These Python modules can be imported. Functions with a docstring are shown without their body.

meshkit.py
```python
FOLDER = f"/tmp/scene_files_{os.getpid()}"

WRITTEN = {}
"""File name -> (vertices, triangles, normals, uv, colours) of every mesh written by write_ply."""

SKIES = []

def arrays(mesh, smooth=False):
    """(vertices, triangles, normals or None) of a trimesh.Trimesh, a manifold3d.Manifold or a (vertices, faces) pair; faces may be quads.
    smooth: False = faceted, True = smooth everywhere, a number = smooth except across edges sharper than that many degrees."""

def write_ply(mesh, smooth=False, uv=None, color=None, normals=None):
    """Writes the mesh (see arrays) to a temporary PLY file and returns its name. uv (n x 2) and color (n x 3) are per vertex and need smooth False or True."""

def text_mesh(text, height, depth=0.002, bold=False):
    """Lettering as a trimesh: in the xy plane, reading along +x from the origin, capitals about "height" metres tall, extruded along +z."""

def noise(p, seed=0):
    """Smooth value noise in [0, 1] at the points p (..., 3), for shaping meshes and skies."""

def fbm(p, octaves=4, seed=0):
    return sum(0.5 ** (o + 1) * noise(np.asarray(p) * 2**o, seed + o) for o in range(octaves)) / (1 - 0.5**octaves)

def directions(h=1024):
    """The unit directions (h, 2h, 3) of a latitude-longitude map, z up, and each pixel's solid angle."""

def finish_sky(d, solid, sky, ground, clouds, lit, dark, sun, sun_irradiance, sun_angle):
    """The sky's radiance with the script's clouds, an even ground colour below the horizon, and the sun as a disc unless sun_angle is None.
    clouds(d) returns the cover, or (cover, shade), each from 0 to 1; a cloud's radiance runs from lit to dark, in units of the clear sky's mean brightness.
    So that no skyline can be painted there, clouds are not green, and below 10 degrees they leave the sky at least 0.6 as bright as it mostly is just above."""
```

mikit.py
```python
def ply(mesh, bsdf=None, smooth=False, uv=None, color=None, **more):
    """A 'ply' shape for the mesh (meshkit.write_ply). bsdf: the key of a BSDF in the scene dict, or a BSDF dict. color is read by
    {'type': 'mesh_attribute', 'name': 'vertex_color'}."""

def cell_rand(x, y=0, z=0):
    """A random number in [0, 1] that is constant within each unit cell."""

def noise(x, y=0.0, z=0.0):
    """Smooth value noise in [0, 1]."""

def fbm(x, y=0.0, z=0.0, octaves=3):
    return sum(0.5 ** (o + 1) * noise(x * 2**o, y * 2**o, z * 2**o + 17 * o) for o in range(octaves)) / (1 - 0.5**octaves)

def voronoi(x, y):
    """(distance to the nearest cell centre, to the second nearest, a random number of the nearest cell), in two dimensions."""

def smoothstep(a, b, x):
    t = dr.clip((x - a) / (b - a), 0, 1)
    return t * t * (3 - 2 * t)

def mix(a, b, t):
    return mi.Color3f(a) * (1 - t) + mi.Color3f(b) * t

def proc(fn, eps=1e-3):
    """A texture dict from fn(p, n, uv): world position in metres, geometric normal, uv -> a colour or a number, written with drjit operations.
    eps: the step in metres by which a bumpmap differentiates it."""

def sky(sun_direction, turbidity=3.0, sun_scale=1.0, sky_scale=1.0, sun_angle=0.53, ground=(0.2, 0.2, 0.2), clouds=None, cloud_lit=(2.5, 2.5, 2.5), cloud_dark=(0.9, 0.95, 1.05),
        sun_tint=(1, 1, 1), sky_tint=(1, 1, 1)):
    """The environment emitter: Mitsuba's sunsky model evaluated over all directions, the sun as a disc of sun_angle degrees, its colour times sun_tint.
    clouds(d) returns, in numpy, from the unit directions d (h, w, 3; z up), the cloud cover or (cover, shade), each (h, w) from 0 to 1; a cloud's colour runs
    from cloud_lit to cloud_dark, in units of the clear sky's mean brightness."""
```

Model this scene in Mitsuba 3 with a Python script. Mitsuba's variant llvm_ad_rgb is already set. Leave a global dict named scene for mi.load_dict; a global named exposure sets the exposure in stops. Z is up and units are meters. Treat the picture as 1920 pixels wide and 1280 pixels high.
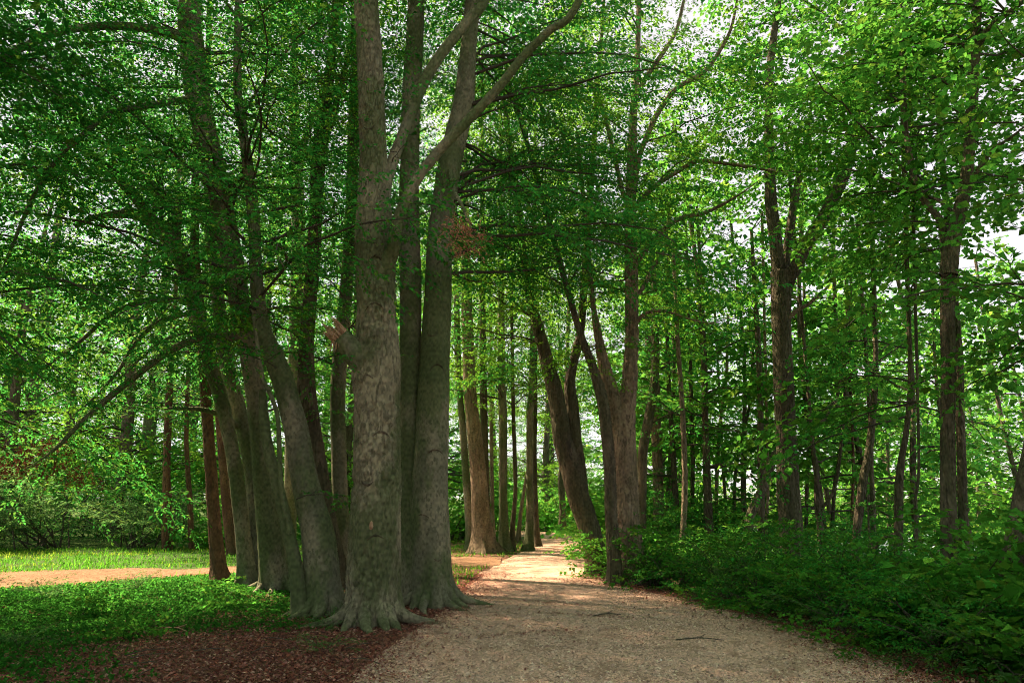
import math
import numpy as np
import drjit as dr
import mitsuba as mi
import mikit
import meshkit
from mikit import proc, fbm, noise, mix, smoothstep, cell_rand, voronoi

T4 = mi.ScalarTransform4f
scene, labels = {}, {}

# ------------------------------------------------------------------ camera, sky, exposure
EYE = np.array([0.0, 0.0, 1.65])
PITCH = math.radians(12.6)
scene['camera'] = {
    'type': 'perspective', 'fov': 72.0, 'fov_axis': 'x', 'near_clip': 0.1, 'far_clip': 3000.0,
    'to_world': T4().look_at(origin=EYE.tolist(), target=[0, math.cos(PITCH), 1.65 + math.sin(PITCH)], up=[0, 0, 1])}
SUN = (-0.52, 0.30, 0.80)
scene['sky'] = mikit.sky(SUN, turbidity=3.0, sun_scale=1.0, sky_scale=0.65, sun_angle=0.8, sun_tint=(1.0, 0.88, 0.74), sky_tint=(1.05, 0.88, 0.82),
                         ground=(0.08, 0.10, 0.05), clouds=lambda d: 0.55, cloud_lit=(2.3, 1.95, 1.65))
exposure = 3.85

# ------------------------------------------------------------------ materials
def bark(colours, furrow, bump, rough=0.85, algae=0.0, stretch=4.0, line=0.10):
    c0, c1, c2 = colours

    def cracks(p):
        q = fbm(p.x * furrow, p.y * furrow, p.z * furrow / stretch, 3)
        return smoothstep(0.0, line, dr.abs(q - 0.5))

    def colour(p, n, uv):
        a = fbm(p.x * 3.1, p.y * 3.1, p.z * 1.3, 3)
        b = fbm(p.x * 27, p.y * 27, p.z * 27 / stretch, 2)
        rough_part = smoothstep(0.40, 0.58, fbm(p.x * 2.1 + 3, p.y * 2.1, p.z * 0.9, 3))
        d = noise(p.x * 34, p.y * 34, p.z * 22)
        k = mix(mix(c0, c1, smoothstep(0.36, 0.64, a)), c2, dr.maximum(smoothstep(0.56, 0.68, b) * 0.7, (1 - cracks(p)) * 0.4 * rough_part))
        k = k * (0.70 + 0.60 * d)
        if algae:
            g = fbm(p.x * 2.3 + 9, p.y * 2.3, p.z * 0.8 + 4, 3) + 0.14 * (noise(p.x * 25, p.y * 25, p.z * 9) - 0.5)
            k = mix(k, mi.Color3f(0.060, 0.100, 0.030) * (0.6 + 0.8 * d), smoothstep(0.36, 0.60, g) * algae)
        return k

    def height(p, n, uv):
        return cracks(p) + 0.3 * noise(p.x * 60, p.y * 60, p.z * 40)

    return {'type': 'bumpmap', 'nested_texture': proc(height, 0.004), 'scale': bump,
            'nested_bsdf': {'type': 'principled', 'base_color': proc(colour), 'roughness': rough, 'specular': 0.25}}


scene['beech_bark'] = bark([(0.145, 0.146, 0.106), (0.235, 0.22, 0.162), (0.10, 0.104, 0.073)], 7, 0.012, algae=0.7, stretch=2.0, line=0.03)
scene['old_bark'] = bark([(0.205, 0.19, 0.14), (0.29, 0.265, 0.195), (0.10, 0.096, 0.07)], 26, 0.024, algae=0.6, stretch=3.6, line=0.10)
scene['rough_bark'] = bark([(0.10, 0.082, 0.062), (0.16, 0.13, 0.10), (0.045, 0.038, 0.03)], 20, 0.03, algae=0.25, stretch=6, line=0.16)
scene['warm_bark'] = bark([(0.24, 0.18, 0.135), (0.33, 0.25, 0.19), (0.10, 0.075, 0.058)], 20, 0.03, algae=0.2, stretch=4.5, line=0.15)
scene['red_bark'] = bark([(0.115, 0.06, 0.042), (0.18, 0.095, 0.065), (0.05, 0.032, 0.026)], 20, 0.025, algae=0.15, stretch=3.5, line=0.15)
VC = {'type': 'mesh_attribute', 'name': 'vertex_color'}
scene['leaf'] = {'type': 'principledthin', 'base_color': VC, 'roughness': 0.45, 'eta': 1.4, 'diff_trans': 1.45}
scene['dry_leaf'] = {'type': 'principledthin', 'base_color': VC, 'roughness': 0.7, 'eta': 1.3, 'diff_trans': 0.4}
scene['pebble'] = {'type': 'principled', 'base_color': VC, 'roughness': 0.8, 'specular': 0.3}
scene['fresh_wood'] = {'type': 'principled', 'roughness': 0.75, 'base_color': proc(
    lambda p, n, uv: mix((0.27, 0.155, 0.10), (0.43, 0.29, 0.19), noise(p.x * 70, p.y * 70, p.z * 30)))}
scene['twig_bark'] = {'type': 'principled', 'roughness': 0.85, 'base_color': {'type': 'rgb', 'value': [0.055, 0.048, 0.038]}}


def soil_colour(p, n, uv):
    a = fbm(p.x * 0.9, p.y * 0.9, 0, 4)
    b = fbm(p.x * 9, p.y * 9, 3, 3)
    c = cell_rand(p.x * 38, p.y * 38, 1)
    brown = mix((0.085, 0.05, 0.036), (0.16, 0.085, 0.06), b) * (0.6 + 0.8 * c)
    green = mix((0.03, 0.06, 0.018), (0.06, 0.11, 0.03), b) * (0.7 + 0.6 * c)
    left = smoothstep(-2.0, -5.5, p.x + 1.5 * (a - 0.5)) * smoothstep(7.5, 11.5, p.y + 3 * (a - 0.5))
    return mix(brown, green, dr.maximum(left, smoothstep(26, 34, p.y)))


scene['soil'] = {'type': 'bumpmap', 'nested_texture': proc(lambda p, n, uv: fbm(p.x * 22, p.y * 22, 0, 3), 0.01), 'scale': 0.02,
                 'nested_bsdf': {'type': 'principled', 'base_color': proc(soil_colour), 'roughness': 0.95, 'specular': 0.1}}


def gravel_colour(p, n, uv):
    d1, d2, r = voronoi(p.x * 55, p.y * 55)
    a = fbm(p.x * 0.8, p.y * 0.5, 5, 4)
    b = fbm(p.x * 5, p.y * 3.2, 8, 3)
    k = mix((0.42, 0.275, 0.22), (0.57, 0.39, 0.31), a) * (0.42 + 1.0 * r)
    return mix(k, (0.22, 0.14, 0.10), smoothstep(0.57, 0.70, b) * 0.6)


scene['gravel'] = {'type': 'bumpmap', 'nested_texture': proc(lambda p, n, uv: 1 - voronoi(p.x * 55, p.y * 55)[0], 0.003), 'scale': 0.008,
                   'nested_bsdf': {'type': 'principled', 'base_color': proc(gravel_colour), 'roughness': 0.9, 'specular': 0.2}}
scene['dirt'] = {'type': 'bumpmap', 'nested_texture': proc(lambda p, n, uv: fbm(p.x * 25, p.y * 25, 2, 3), 0.008), 'scale': 0.02,
                 'nested_bsdf': {'type': 'principled', 'roughness': 0.95, 'specular': 0.1, 'base_color': proc(
                     lambda p, n, uv: mix((0.15, 0.088, 0.056), (0.24, 0.15, 0.095), fbm(p.x * 3, p.y * 3, 0, 4)) * (0.6 + 0.8 * cell_rand(p.x * 30, p.y * 30)))}}
scene['pond_water'] = {'type': 'principled', 'base_color': {'type': 'rgb', 'value': [0.02, 0.035, 0.03]}, 'roughness': 0.06, 'specular': 0.6}

BEECH = np.array([0.045, 0.275, 0.045])
MAPLE = np.array([0.085, 0.310, 0.042])
LINDEN = np.array([0.130, 0.335, 0.032])
NEEDLE = np.array([0.040, 0.150, 0.040])
WILLOW = np.array([0.095, 0.235, 0.080])
HUE = {'beech': BEECH, 'maple': MAPLE, 'slim': WILLOW}
KIND_HUE = {'beech_tree': BEECH, 'lime_tree': LINDEN, 'pine_tree': NEEDLE}
RUST = np.array([0.19, 0.070, 0.045])
DEAD = np.array([0.46, 0.23, 0.165])

# ------------------------------------------------------------------ mesh helpers
def catmull(pts, ds):
    p = np.asarray(pts, float)
    q = np.vstack([2 * p[0] - p[1], p, 2 * p[-1] - p[-2]])
    out = []
    for i in range(len(p) - 1):
        a, b, c, d = q[i:i + 4]
        n = max(1, int(np.ceil(np.linalg.norm(c[:3] - b[:3]) / ds)))
        t = (np.arange(n) / n)[:, None]
        out.append(0.5 * (2 * b + (c - a) * t + (2 * a - 5 * b + 4 * c - d) * t**2 + (3 * b - a - 3 * c + d) * t**3))
    out = np.vstack(out + [p[-1:]])
    out[:, 3] = np.maximum(out[:, 3], 0.003)
    return out


def frames(c):
    t = np.gradient(c, axis=0)
    t /= np.linalg.norm(t, axis=1, keepdims=True) + 1e-12
    ref = np.array([1.0, 0.13, 0.07]) if abs(t[:, 0]).mean() < 0.8 else np.array([0.1, 0.2, 1.0])
    a = ref - (t @ ref)[:, None] * t
    a /= np.linalg.norm(a, axis=1, keepdims=True) + 1e-12
    return t, a, np.cross(t, a)


def ring_faces(n, k):
    i, j = np.meshgrid(np.arange(n - 1), np.arange(k), indexing='ij')
    j2 = (j + 1) % k
    return np.vstack([np.stack([i * k + j, i * k + j2, (i + 1) * k + j2], -1).reshape(-1, 3),
                      np.stack([i * k + j, (i + 1) * k + j2, (i + 1) * k + j], -1).reshape(-1, 3)])


def tube(pts, sides=5):
    """A thin branch from points (x, y, z, radius)."""
    p = np.asarray(pts, float)
    t, a, b = frames(p[:, :3])
    ang = np.arange(sides) * 2 * np.pi / sides
    v = p[:, None, :3] + p[:, None, 3:] * (np.cos(ang)[None, :, None] * a[:, None] + np.sin(ang)[None, :, None] * b[:, None])
    return v.reshape(-1, 3), ring_faces(len(p), sides)


def join(parts):
    at = np.cumsum([0] + [len(v) for v, f in parts])
    return np.vstack([v for v, f in parts]), np.vstack([f + a for (v, f), a in zip(parts, at)])


def stem_mesh(pts, ds=0.06, sides=28, lump=0.05, crack=0.0, crack_f=(11, 3.2), flare=0.0, lobes=6, seed=0, flare_h=0.32):
    """A trunk or limb: lumpy cross-sections, cracked bark, roots spreading at the foot."""
    c = catmull(pts, ds)
    t, a, b = frames(c[:, :3])
    ang = np.arange(sides) * 2 * np.pi / sides
    rad = c[:, None, 3] * np.ones((1, sides))
    dirs = np.cos(ang)[None, :, None] * a[:, None] + np.sin(ang)[None, :, None] * b[:, None]
    p = c[:, None, :3] + rad[..., None] * dirs
    r0 = c[:, 3].max()
    rad = rad * (1 + lump * 2 * (meshkit.fbm(p * [1.1 / r0, 1.1 / r0, 0.35 / r0] + seed * 7.3, 3) - 0.5))
    if flare:
        h = np.maximum(c[:, 2] - c[0, 2] - 0.15, 0)[:, None]
        ph = np.random.default_rng(seed).uniform(0, 6.28)
        w = ang[None] * lobes + ph + 1.1 * np.sin(ang * 2 + seed) + 0.5 * np.sin(ang * 3 + 2 * seed)
        lobe = (0.5 + 0.5 * np.cos(w)) ** 1.5
        amp = 0.6 + 0.8 * meshkit.noise(np.stack([ang * 0.9, ang * 0 + seed, ang * 0], -1))[None]
        rad = rad * (1 + flare * amp * (lobe * np.exp(-h / flare_h) + 0.45 * np.exp(-h / (flare_h * 0.55)) + 0.16 * (lobe - 0.5) * np.exp(-h / (flare_h * 4))))
    if crack:
        m = smooth01(0.40, 0.62, meshkit.fbm(p * [1.5, 1.5, 0.8] + seed, 3))
        v = meshkit.fbm(p * [crack_f[0], crack_f[0], crack_f[1]] + 3 * seed, 3)
        rad = rad + crack * (0.08 + 0.92 * m) * (smooth01(0.30, 0.62, v) - 0.6 + 0.5 * (meshkit.noise(p * [38, 38, 26]) - 0.5))
    p = c[:, None, :3] + rad[..., None] * dirs
    v = np.vstack([p.reshape(-1, 3), c[-1:, :3]])
    n = len(c)
    cap = np.stack([np.full(sides, n * sides), np.arange(sides) + (n - 1) * sides, (np.arange(sides) + 1) % sides + (n - 1) * sides], -1)
    return v, np.vstack([ring_faces(n, sides), cap])


def smooth01(a, b, x):
    t = np.clip((x - a) / (b - a), 0, 1)
    return t * t * (3 - 2 * t)


# ------------------------------------------------------------------ the lie of the land
LEFT_Y = [-10, 5.0, 7.0, 9.0, 10.5, 12.1, 14.3, 18.7, 21.2, 27.4, 31]
LEFT_X = [-1.7, -1.65, -1.55, -1.35, -1.15, -0.96, -0.82, -0.54, 0.0, 0.8, 1.1]
RIGHT_Y = [-10, 5.0, 7.0, 8.0, 10.3, 12.4, 14.3, 17.4, 33.2]
RIGHT_X = [3.9, 3.95, 3.95, 3.89, 3.61, 3.03, 2.05, 1.85, 3.4]


def right_edge(y):
    return np.interp(y, RIGHT_Y, RIGHT_X)


def left_edge(y):
    return np.interp(y, LEFT_Y, LEFT_X)


def H(x, y):
    x, y = np.asarray(x, float), np.asarray(y, float)
    d = np.maximum(0, x - right_edge(y) - 0.7)
    fall = 3.2 * (1 - np.exp(-(d * 0.11) ** 1.25))
    near = np.exp(-((x * 0.03) ** 2 + ((y - 12) * 0.03) ** 2))
    bump = 0.10 * (meshkit.fbm(np.stack([x * 0.5, y * 0.5, 0 * x], -1), 3) - 0.5) * near
    off = smooth01(0.0, 1.2, np.maximum(left_edge(y) - x, x - right_edge(y)))
    return bump * off - fall


def side_near(x):
    return np.interp(x, [-40, -20, -10, -6.5, -4.3, -1.0, 0], [14.6, 14.3, 13.9, 16.1, 17.8, 18.4, 18.6])


def side_far(x):
    return np.interp(x, [-40, -12, -7.4, -5, -0.3, 0], [17.6, 17.0, 18.4, 21.0, 21.6, 21.6])


def grid_axis(n, reach, fine):
    s = np.linspace(-1, 1, n)
    k = np.arcsinh(reach / fine)
    return np.sinh(s * k) * fine


def sheet(name, xs, ys, bsdf, dz=0.0):
    v = np.stack([xs, ys, H(xs, ys) + dz], -1)
    n, k = xs.shape
    i, j = np.meshgrid(np.arange(n - 1), np.arange(k - 1), indexing='ij')
    f = np.stack([i * k + j, i * k + j + 1, (i + 1) * k + j + 1, (i + 1) * k + j], -1).reshape(-1, 4)
    fn = np.cross(v.reshape(-1, 3)[f[0, 1]] - v.reshape(-1, 3)[f[0, 0]], v.reshape(-1, 3)[f[0, 3]] - v.reshape(-1, 3)[f[0, 0]])
    if fn[2] < 0:
        f = f[:, ::-1]
    scene[name] = mikit.ply((v.reshape(-1, 3), f), bsdf, smooth=True)
    labels[name] = {'kind': 'structure'}


gx, gy = np.meshgrid(grid_axis(170, 900, 9.0), grid_axis(170, 900, 9.0) + 13, indexing='ij')
sheet('ground', gx, gy, 'soil')


def strip(name, lefts, rights, bsdf, dz, across=26, wob=0.14):
    l, r = np.array(lefts, float), np.array(rights, float)
    n = 220
    u = np.linspace(0, 1, n)
    k = np.linspace(0, 1, len(l))
    L = np.stack([np.interp(u, k, l[:, 0]), np.interp(u, k, l[:, 1])], -1)
    R = np.stack([np.interp(u, k, r[:, 0]), np.interp(u, k, r[:, 1])], -1)
    d = (R - L) / np.linalg.norm(R - L, axis=1, keepdims=True)
    z0 = np.zeros(n)
    L = L + d * wob * 2 * (meshkit.fbm(np.stack([L[:, 0] * 1.3, L[:, 1] * 1.3, z0], -1), 3)[:, None] - 0.5)
    R = R + d * wob * 2 * (meshkit.fbm(np.stack([R[:, 0] * 1.3, R[:, 1] * 1.3, z0 + 5], -1), 3)[:, None] - 0.5)
    w = np.linspace(0, 1, across)[None, :, None]
    p = L[:, None] * (1 - w) + R[:, None] * w
    crown_ = 0.03 * np.sin(np.pi * w[..., 0]) * np.ones((n, 1))
    sheet(name, p[..., 0], p[..., 1], bsdf, dz + crown_)


ky = [-10, 0, 5, 7, 8.5, 10, 12, 13.5, 15, 17.4, 20, 22.5, 25, 27.5, 30]
strip('gravel_path', [(left_edge(y), y) for y in ky] + [(1.0, 32), (0.0, 34), (-3, 36.0), (-9, 37.5)],
      [(right_edge(y), y) for y in ky] + [(3.4, 33), (3.0, 36), (0, 39.5), (-9, 41.5)], 'gravel', 0.006)
kx = [-40, -28, -20, -15, -10, -8, -6.5, -5.4, -4.3, -2.5, -1.0, -0.3]
strip('dirt_path', [(x, side_near(x)) for x in kx], [(x, side_far(x)) for x in kx], 'dirt', 0.002, across=14, wob=0.3)
v = np.array([[9.0, -20, -2.3], [90, -20, -2.3], [90, 110, -2.3], [9.0, 110, -2.3]])
scene['pond'] = mikit.ply((v, np.array([[0, 1, 2, 3]])), 'pond_water')
labels['pond'] = {'kind': 'structure'}

# ------------------------------------------------------------------ leaves
def spray_templates(kind, count=6):
    out = []
    for k in range(count):
        g = np.random.default_rng(100 + k + {'beech': 0, 'maple': 50, 'slim': 90}[kind])
        n, size, wide, spread = {'beech': (14, 0.185, 0.60, 0.30), 'maple': (8, 0.30, 0.85, 0.30), 'slim': (16, 0.21, 0.34, 0.30)}[kind]
        x = np.linspace(0.12, 1.0, n) + g.normal(0, 0.02, n)
        side = np.where(np.arange(n) % 2 == 0, 1, -1)
        ang = side * np.radians(g.uniform(30, 65, n)) * np.where(x > 0.93, 0.2, 1)
        L = size * g.uniform(0.5, 1.25, n) * (1.1 - 0.3 * x)
        d = np.stack([np.cos(ang), np.sin(ang), g.normal(-0.18, 0.22, n)], -1)
        d /= np.linalg.norm(d, axis=1, keepdims=True)
        base = np.stack([x, side * g.uniform(0, 0.16, n) * (1.25 - x), -0.10 * x**2 + g.normal(0, 0.02, n)], -1)
        up = np.stack([g.normal(0, 0.3, n), g.normal(0, 0.35, n), np.ones(n)], -1)
        b = np.cross(up, d)
        b /= np.linalg.norm(b, axis=1, keepdims=True)
        nn = np.cross(d, b)
        W = (L * wide * 0.5)[:, None]
        mid = base + d * (L * 0.48)[:, None]
        lift = nn * (L * 0.10)[:, None]
        out.append(np.stack([base, mid + b * W + lift, base + d * L[:, None] - nn * (L * 0.12)[:, None], mid - b * W + lift], 1))
    return out


TEMPLATES = {k: spray_templates(k) for k in ('beech', 'maple', 'slim')}


def leaf_arrays(P, X, Z, S, kind, colour, g, vary=0.25, yellow=0.6):
    X = X / (np.linalg.norm(X, axis=1, keepdims=True) + 1e-9)
    Z = Z - (Z * X).sum(1, keepdims=True) * X
    Z = Z / (np.linalg.norm(Z, axis=1, keepdims=True) + 1e-9)
    Y = np.cross(Z, X)
    which = g.integers(0, len(TEMPLATES[kind]), len(P))
    vs, cs = [], []
    for k, t in enumerate(TEMPLATES[kind]):
        m = which == k
        if not m.any():
            continue
        R = np.stack([X[m], Y[m], Z[m]], 1) * S[m][:, None, None]
        vs.append((np.einsum('lvi,nij->nlvj', t, R) + P[m][:, None, None]).reshape(-1, 3))
        nn, nl = m.sum(), len(t)
        f = np.exp(g.normal(0, vary, (nn, nl, 1)) + g.normal(0, 0.12, (nn, 1, 1)))
        y = (g.random((nn, nl, 1)) ** 3) * yellow
        c = (colour * (1 - y) + np.array([0.20, 0.27, 0.03]) * y) * f
        cs.append(np.repeat(c.reshape(-1, 3), 4, 0))
    if not vs:
        return np.zeros((0, 3)), np.zeros((0, 3), int), np.zeros((0, 3))
    v, c = np.vstack(vs), np.clip(np.vstack(cs), 0, 0.9)
    q = np.arange(len(v)).reshape(-1, 4)
    return v, np.vstack([q[:, [0, 1, 2]], q[:, [0, 2, 3]]]), c


class Sprays:
    def __init__(self):
        self.p, self.x, self.z, self.s, self.wood = [], [], [], [], []

    def add(self, p, x, z, s):
        self.p.append(p), self.x.append(x), self.z.append(z), self.s.append(s)

    def arrays(self):
        return [np.vstack(self.p), np.vstack(self.x), np.vstack(self.z), np.concatenate(self.s)]


def bough(start, az, elev, length, g, droop=0.5, n=9, wander=0.17):
    """The line of a branch that sets out at an elevation and bends down under its weight."""
    p, out = np.array(start, float), [np.array(start, float)]
    step = length / (n - 1)
    for i in range(n - 1):
        az += g.normal(0, wander)
        e = elev - droop * (i / (n - 1)) ** 1.3 + g.normal(0, wander * 0.6)
        p = p + step * np.array([math.cos(az) * math.cos(e), math.sin(az) * math.cos(e), math.sin(e)])
        out.append(p.copy())
    return np.array(out)


def dress(sp, line, radius, g, side_len=0.55, size=0.46, gap=0.25, flat=0.25, start=0.12, fine_z=99.0, every=0.28, twig_r=0.008, wood=True, thin=1.0):
    """Side shoots on a branch and leaf sprays on the shoots."""
    n = len(line)
    seg = np.linalg.norm(np.diff(line, axis=0), axis=1)
    at = np.concatenate([[0], np.cumsum(seg)])
    total = at[-1]
    count = max(2, int(total * (1 - start) / every))
    for k in range(count):
        u = start + (1 - start) * (k + g.random()) / count
        p = np.array([np.interp(u * total, at, line[:, i]) for i in range(3)])
        i = min(n - 2, int(u * (n - 1)))
        d = line[i + 1] - line[i]
        d /= np.linalg.norm(d) + 1e-9
        s = np.cross(d, [0, 0, 1.0])
        s /= np.linalg.norm(s) + 1e-9
        side = 1 if k % 2 else -1
        a = math.radians(g.uniform(35, 70))
        ln = total * side_len * (1.15 - 0.75 * u) * g.uniform(0.6, 1.2) + 0.25
        q = d * math.cos(a) + side * s * math.sin(a) + np.array([0, 0, g.normal(0.08, 0.25)])
        q /= np.linalg.norm(q)
        m = max(3, int(ln / gap) + 1)
        t = np.linspace(0, 1, m)[:, None]
        sag = np.array([0, 0, -0.22 * ln])
        shoot = p + q * ln * t + sag * t**2 + g.normal(0, 0.02 * ln, (m, 3)) * t
        coarse = p[2] > fine_z
        if wood and not coarse:
            r = twig_r * (1.2 - u)
            sp.wood.append(tube(np.column_stack([shoot, np.linspace(r, r * 0.25, m)]), 3))
        f = 1.9 if coarse else 1.0
        keep = np.arange(0, m, 3) if coarse else np.arange(m)
        pts = shoot[keep]
        ss = size * f * g.uniform(0.75, 1.25, len(pts))
        tang = q + sag / max(ln, 0.1) * 2 * t[keep]
        fan = np.where(np.arange(len(pts)) % 2 == 0, 1, -1)[:, None] * np.cross([0, 0, 1.0], q)[None] * g.uniform(0.2, 1.1, (len(pts), 1))
        x = tang + fan + g.normal(0, 0.12, (len(pts), 3))
        z = np.array([0, 0, 1.0]) + g.normal(0, flat, (len(pts), 3))
        if thin < 1:
            k2 = g.random(len(pts)) < thin
            pts, x, z, ss = pts[k2], x[k2], z[k2], ss[k2]
        sp.add(pts, x, z, ss)


def put(key, mesh, bsdf, smooth=True, color=None, **said):
    if mesh[0].shape[0] == 0:
        return
    scene[key] = mikit.ply(mesh, bsdf, smooth=smooth, color=color)
    if said:
        labels[key] = said


def free(base):
    if not any(k == base or k.startswith(base + '__') for k in scene):
        return base
    n = 1
    while any(k == f'{base}_{n:03d}' or k.startswith(f'{base}_{n:03d}__') for k in scene):
        n += 1
    return f'{base}_{n:03d}'


def part_key(owner, part):
    k, n = f'{owner}__{part}', 0
    while k in scene:
        n += 1
        k = f'{owner}__{part}_{n:03d}'
    return k


def foot(pts):
    """Carries the foot of a stem down into the ground."""
    pts = [list(p) for p in pts]
    x, y, z, r = pts[0]
    h = float(H(x, y)) - 0.15
    if z > h + 0.12:
        dx, dy = pts[1][0] - x, pts[1][1] - y
        dz = max(pts[1][2] - z, 0.2)
        k = min((z - h) / dz, 1.0) * 0.5
        pts.insert(0, [x - dx * k, y - dy * k, h, r * 1.08])
    else:
        pts[0][2] = min(z, h)
    return pts


def grow(pts, ztop, lean=(0.0, 0.0), r1=0.04):
    """Carries a stem on above the part that the photograph shows."""
    pts = [list(p) for p in pts]
    x, y, z, r = pts[-1]
    px, py, pz, _ = pts[-2]
    k = 1 / max(z - pz, 0.3)
    dx, dy = np.clip((x - px) * k, -0.5, 0.5) * 0.5 + lean[0], np.clip((y - py) * k, -0.5, 0.5) * 0.5 + lean[1]
    for i in range(1, 4):
        u = i / 3
        pts.append([x + dx * (ztop - z) * u, y + dy * (ztop - z) * u, z + (ztop - z) * u, r * (1 - u) + r1 * u])
    return pts


N_LEAF = [0]


def opened(P):
    """Where no crown reaches: round the camera."""
    return np.linalg.norm(P - EYE, axis=1) > 3.2


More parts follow.
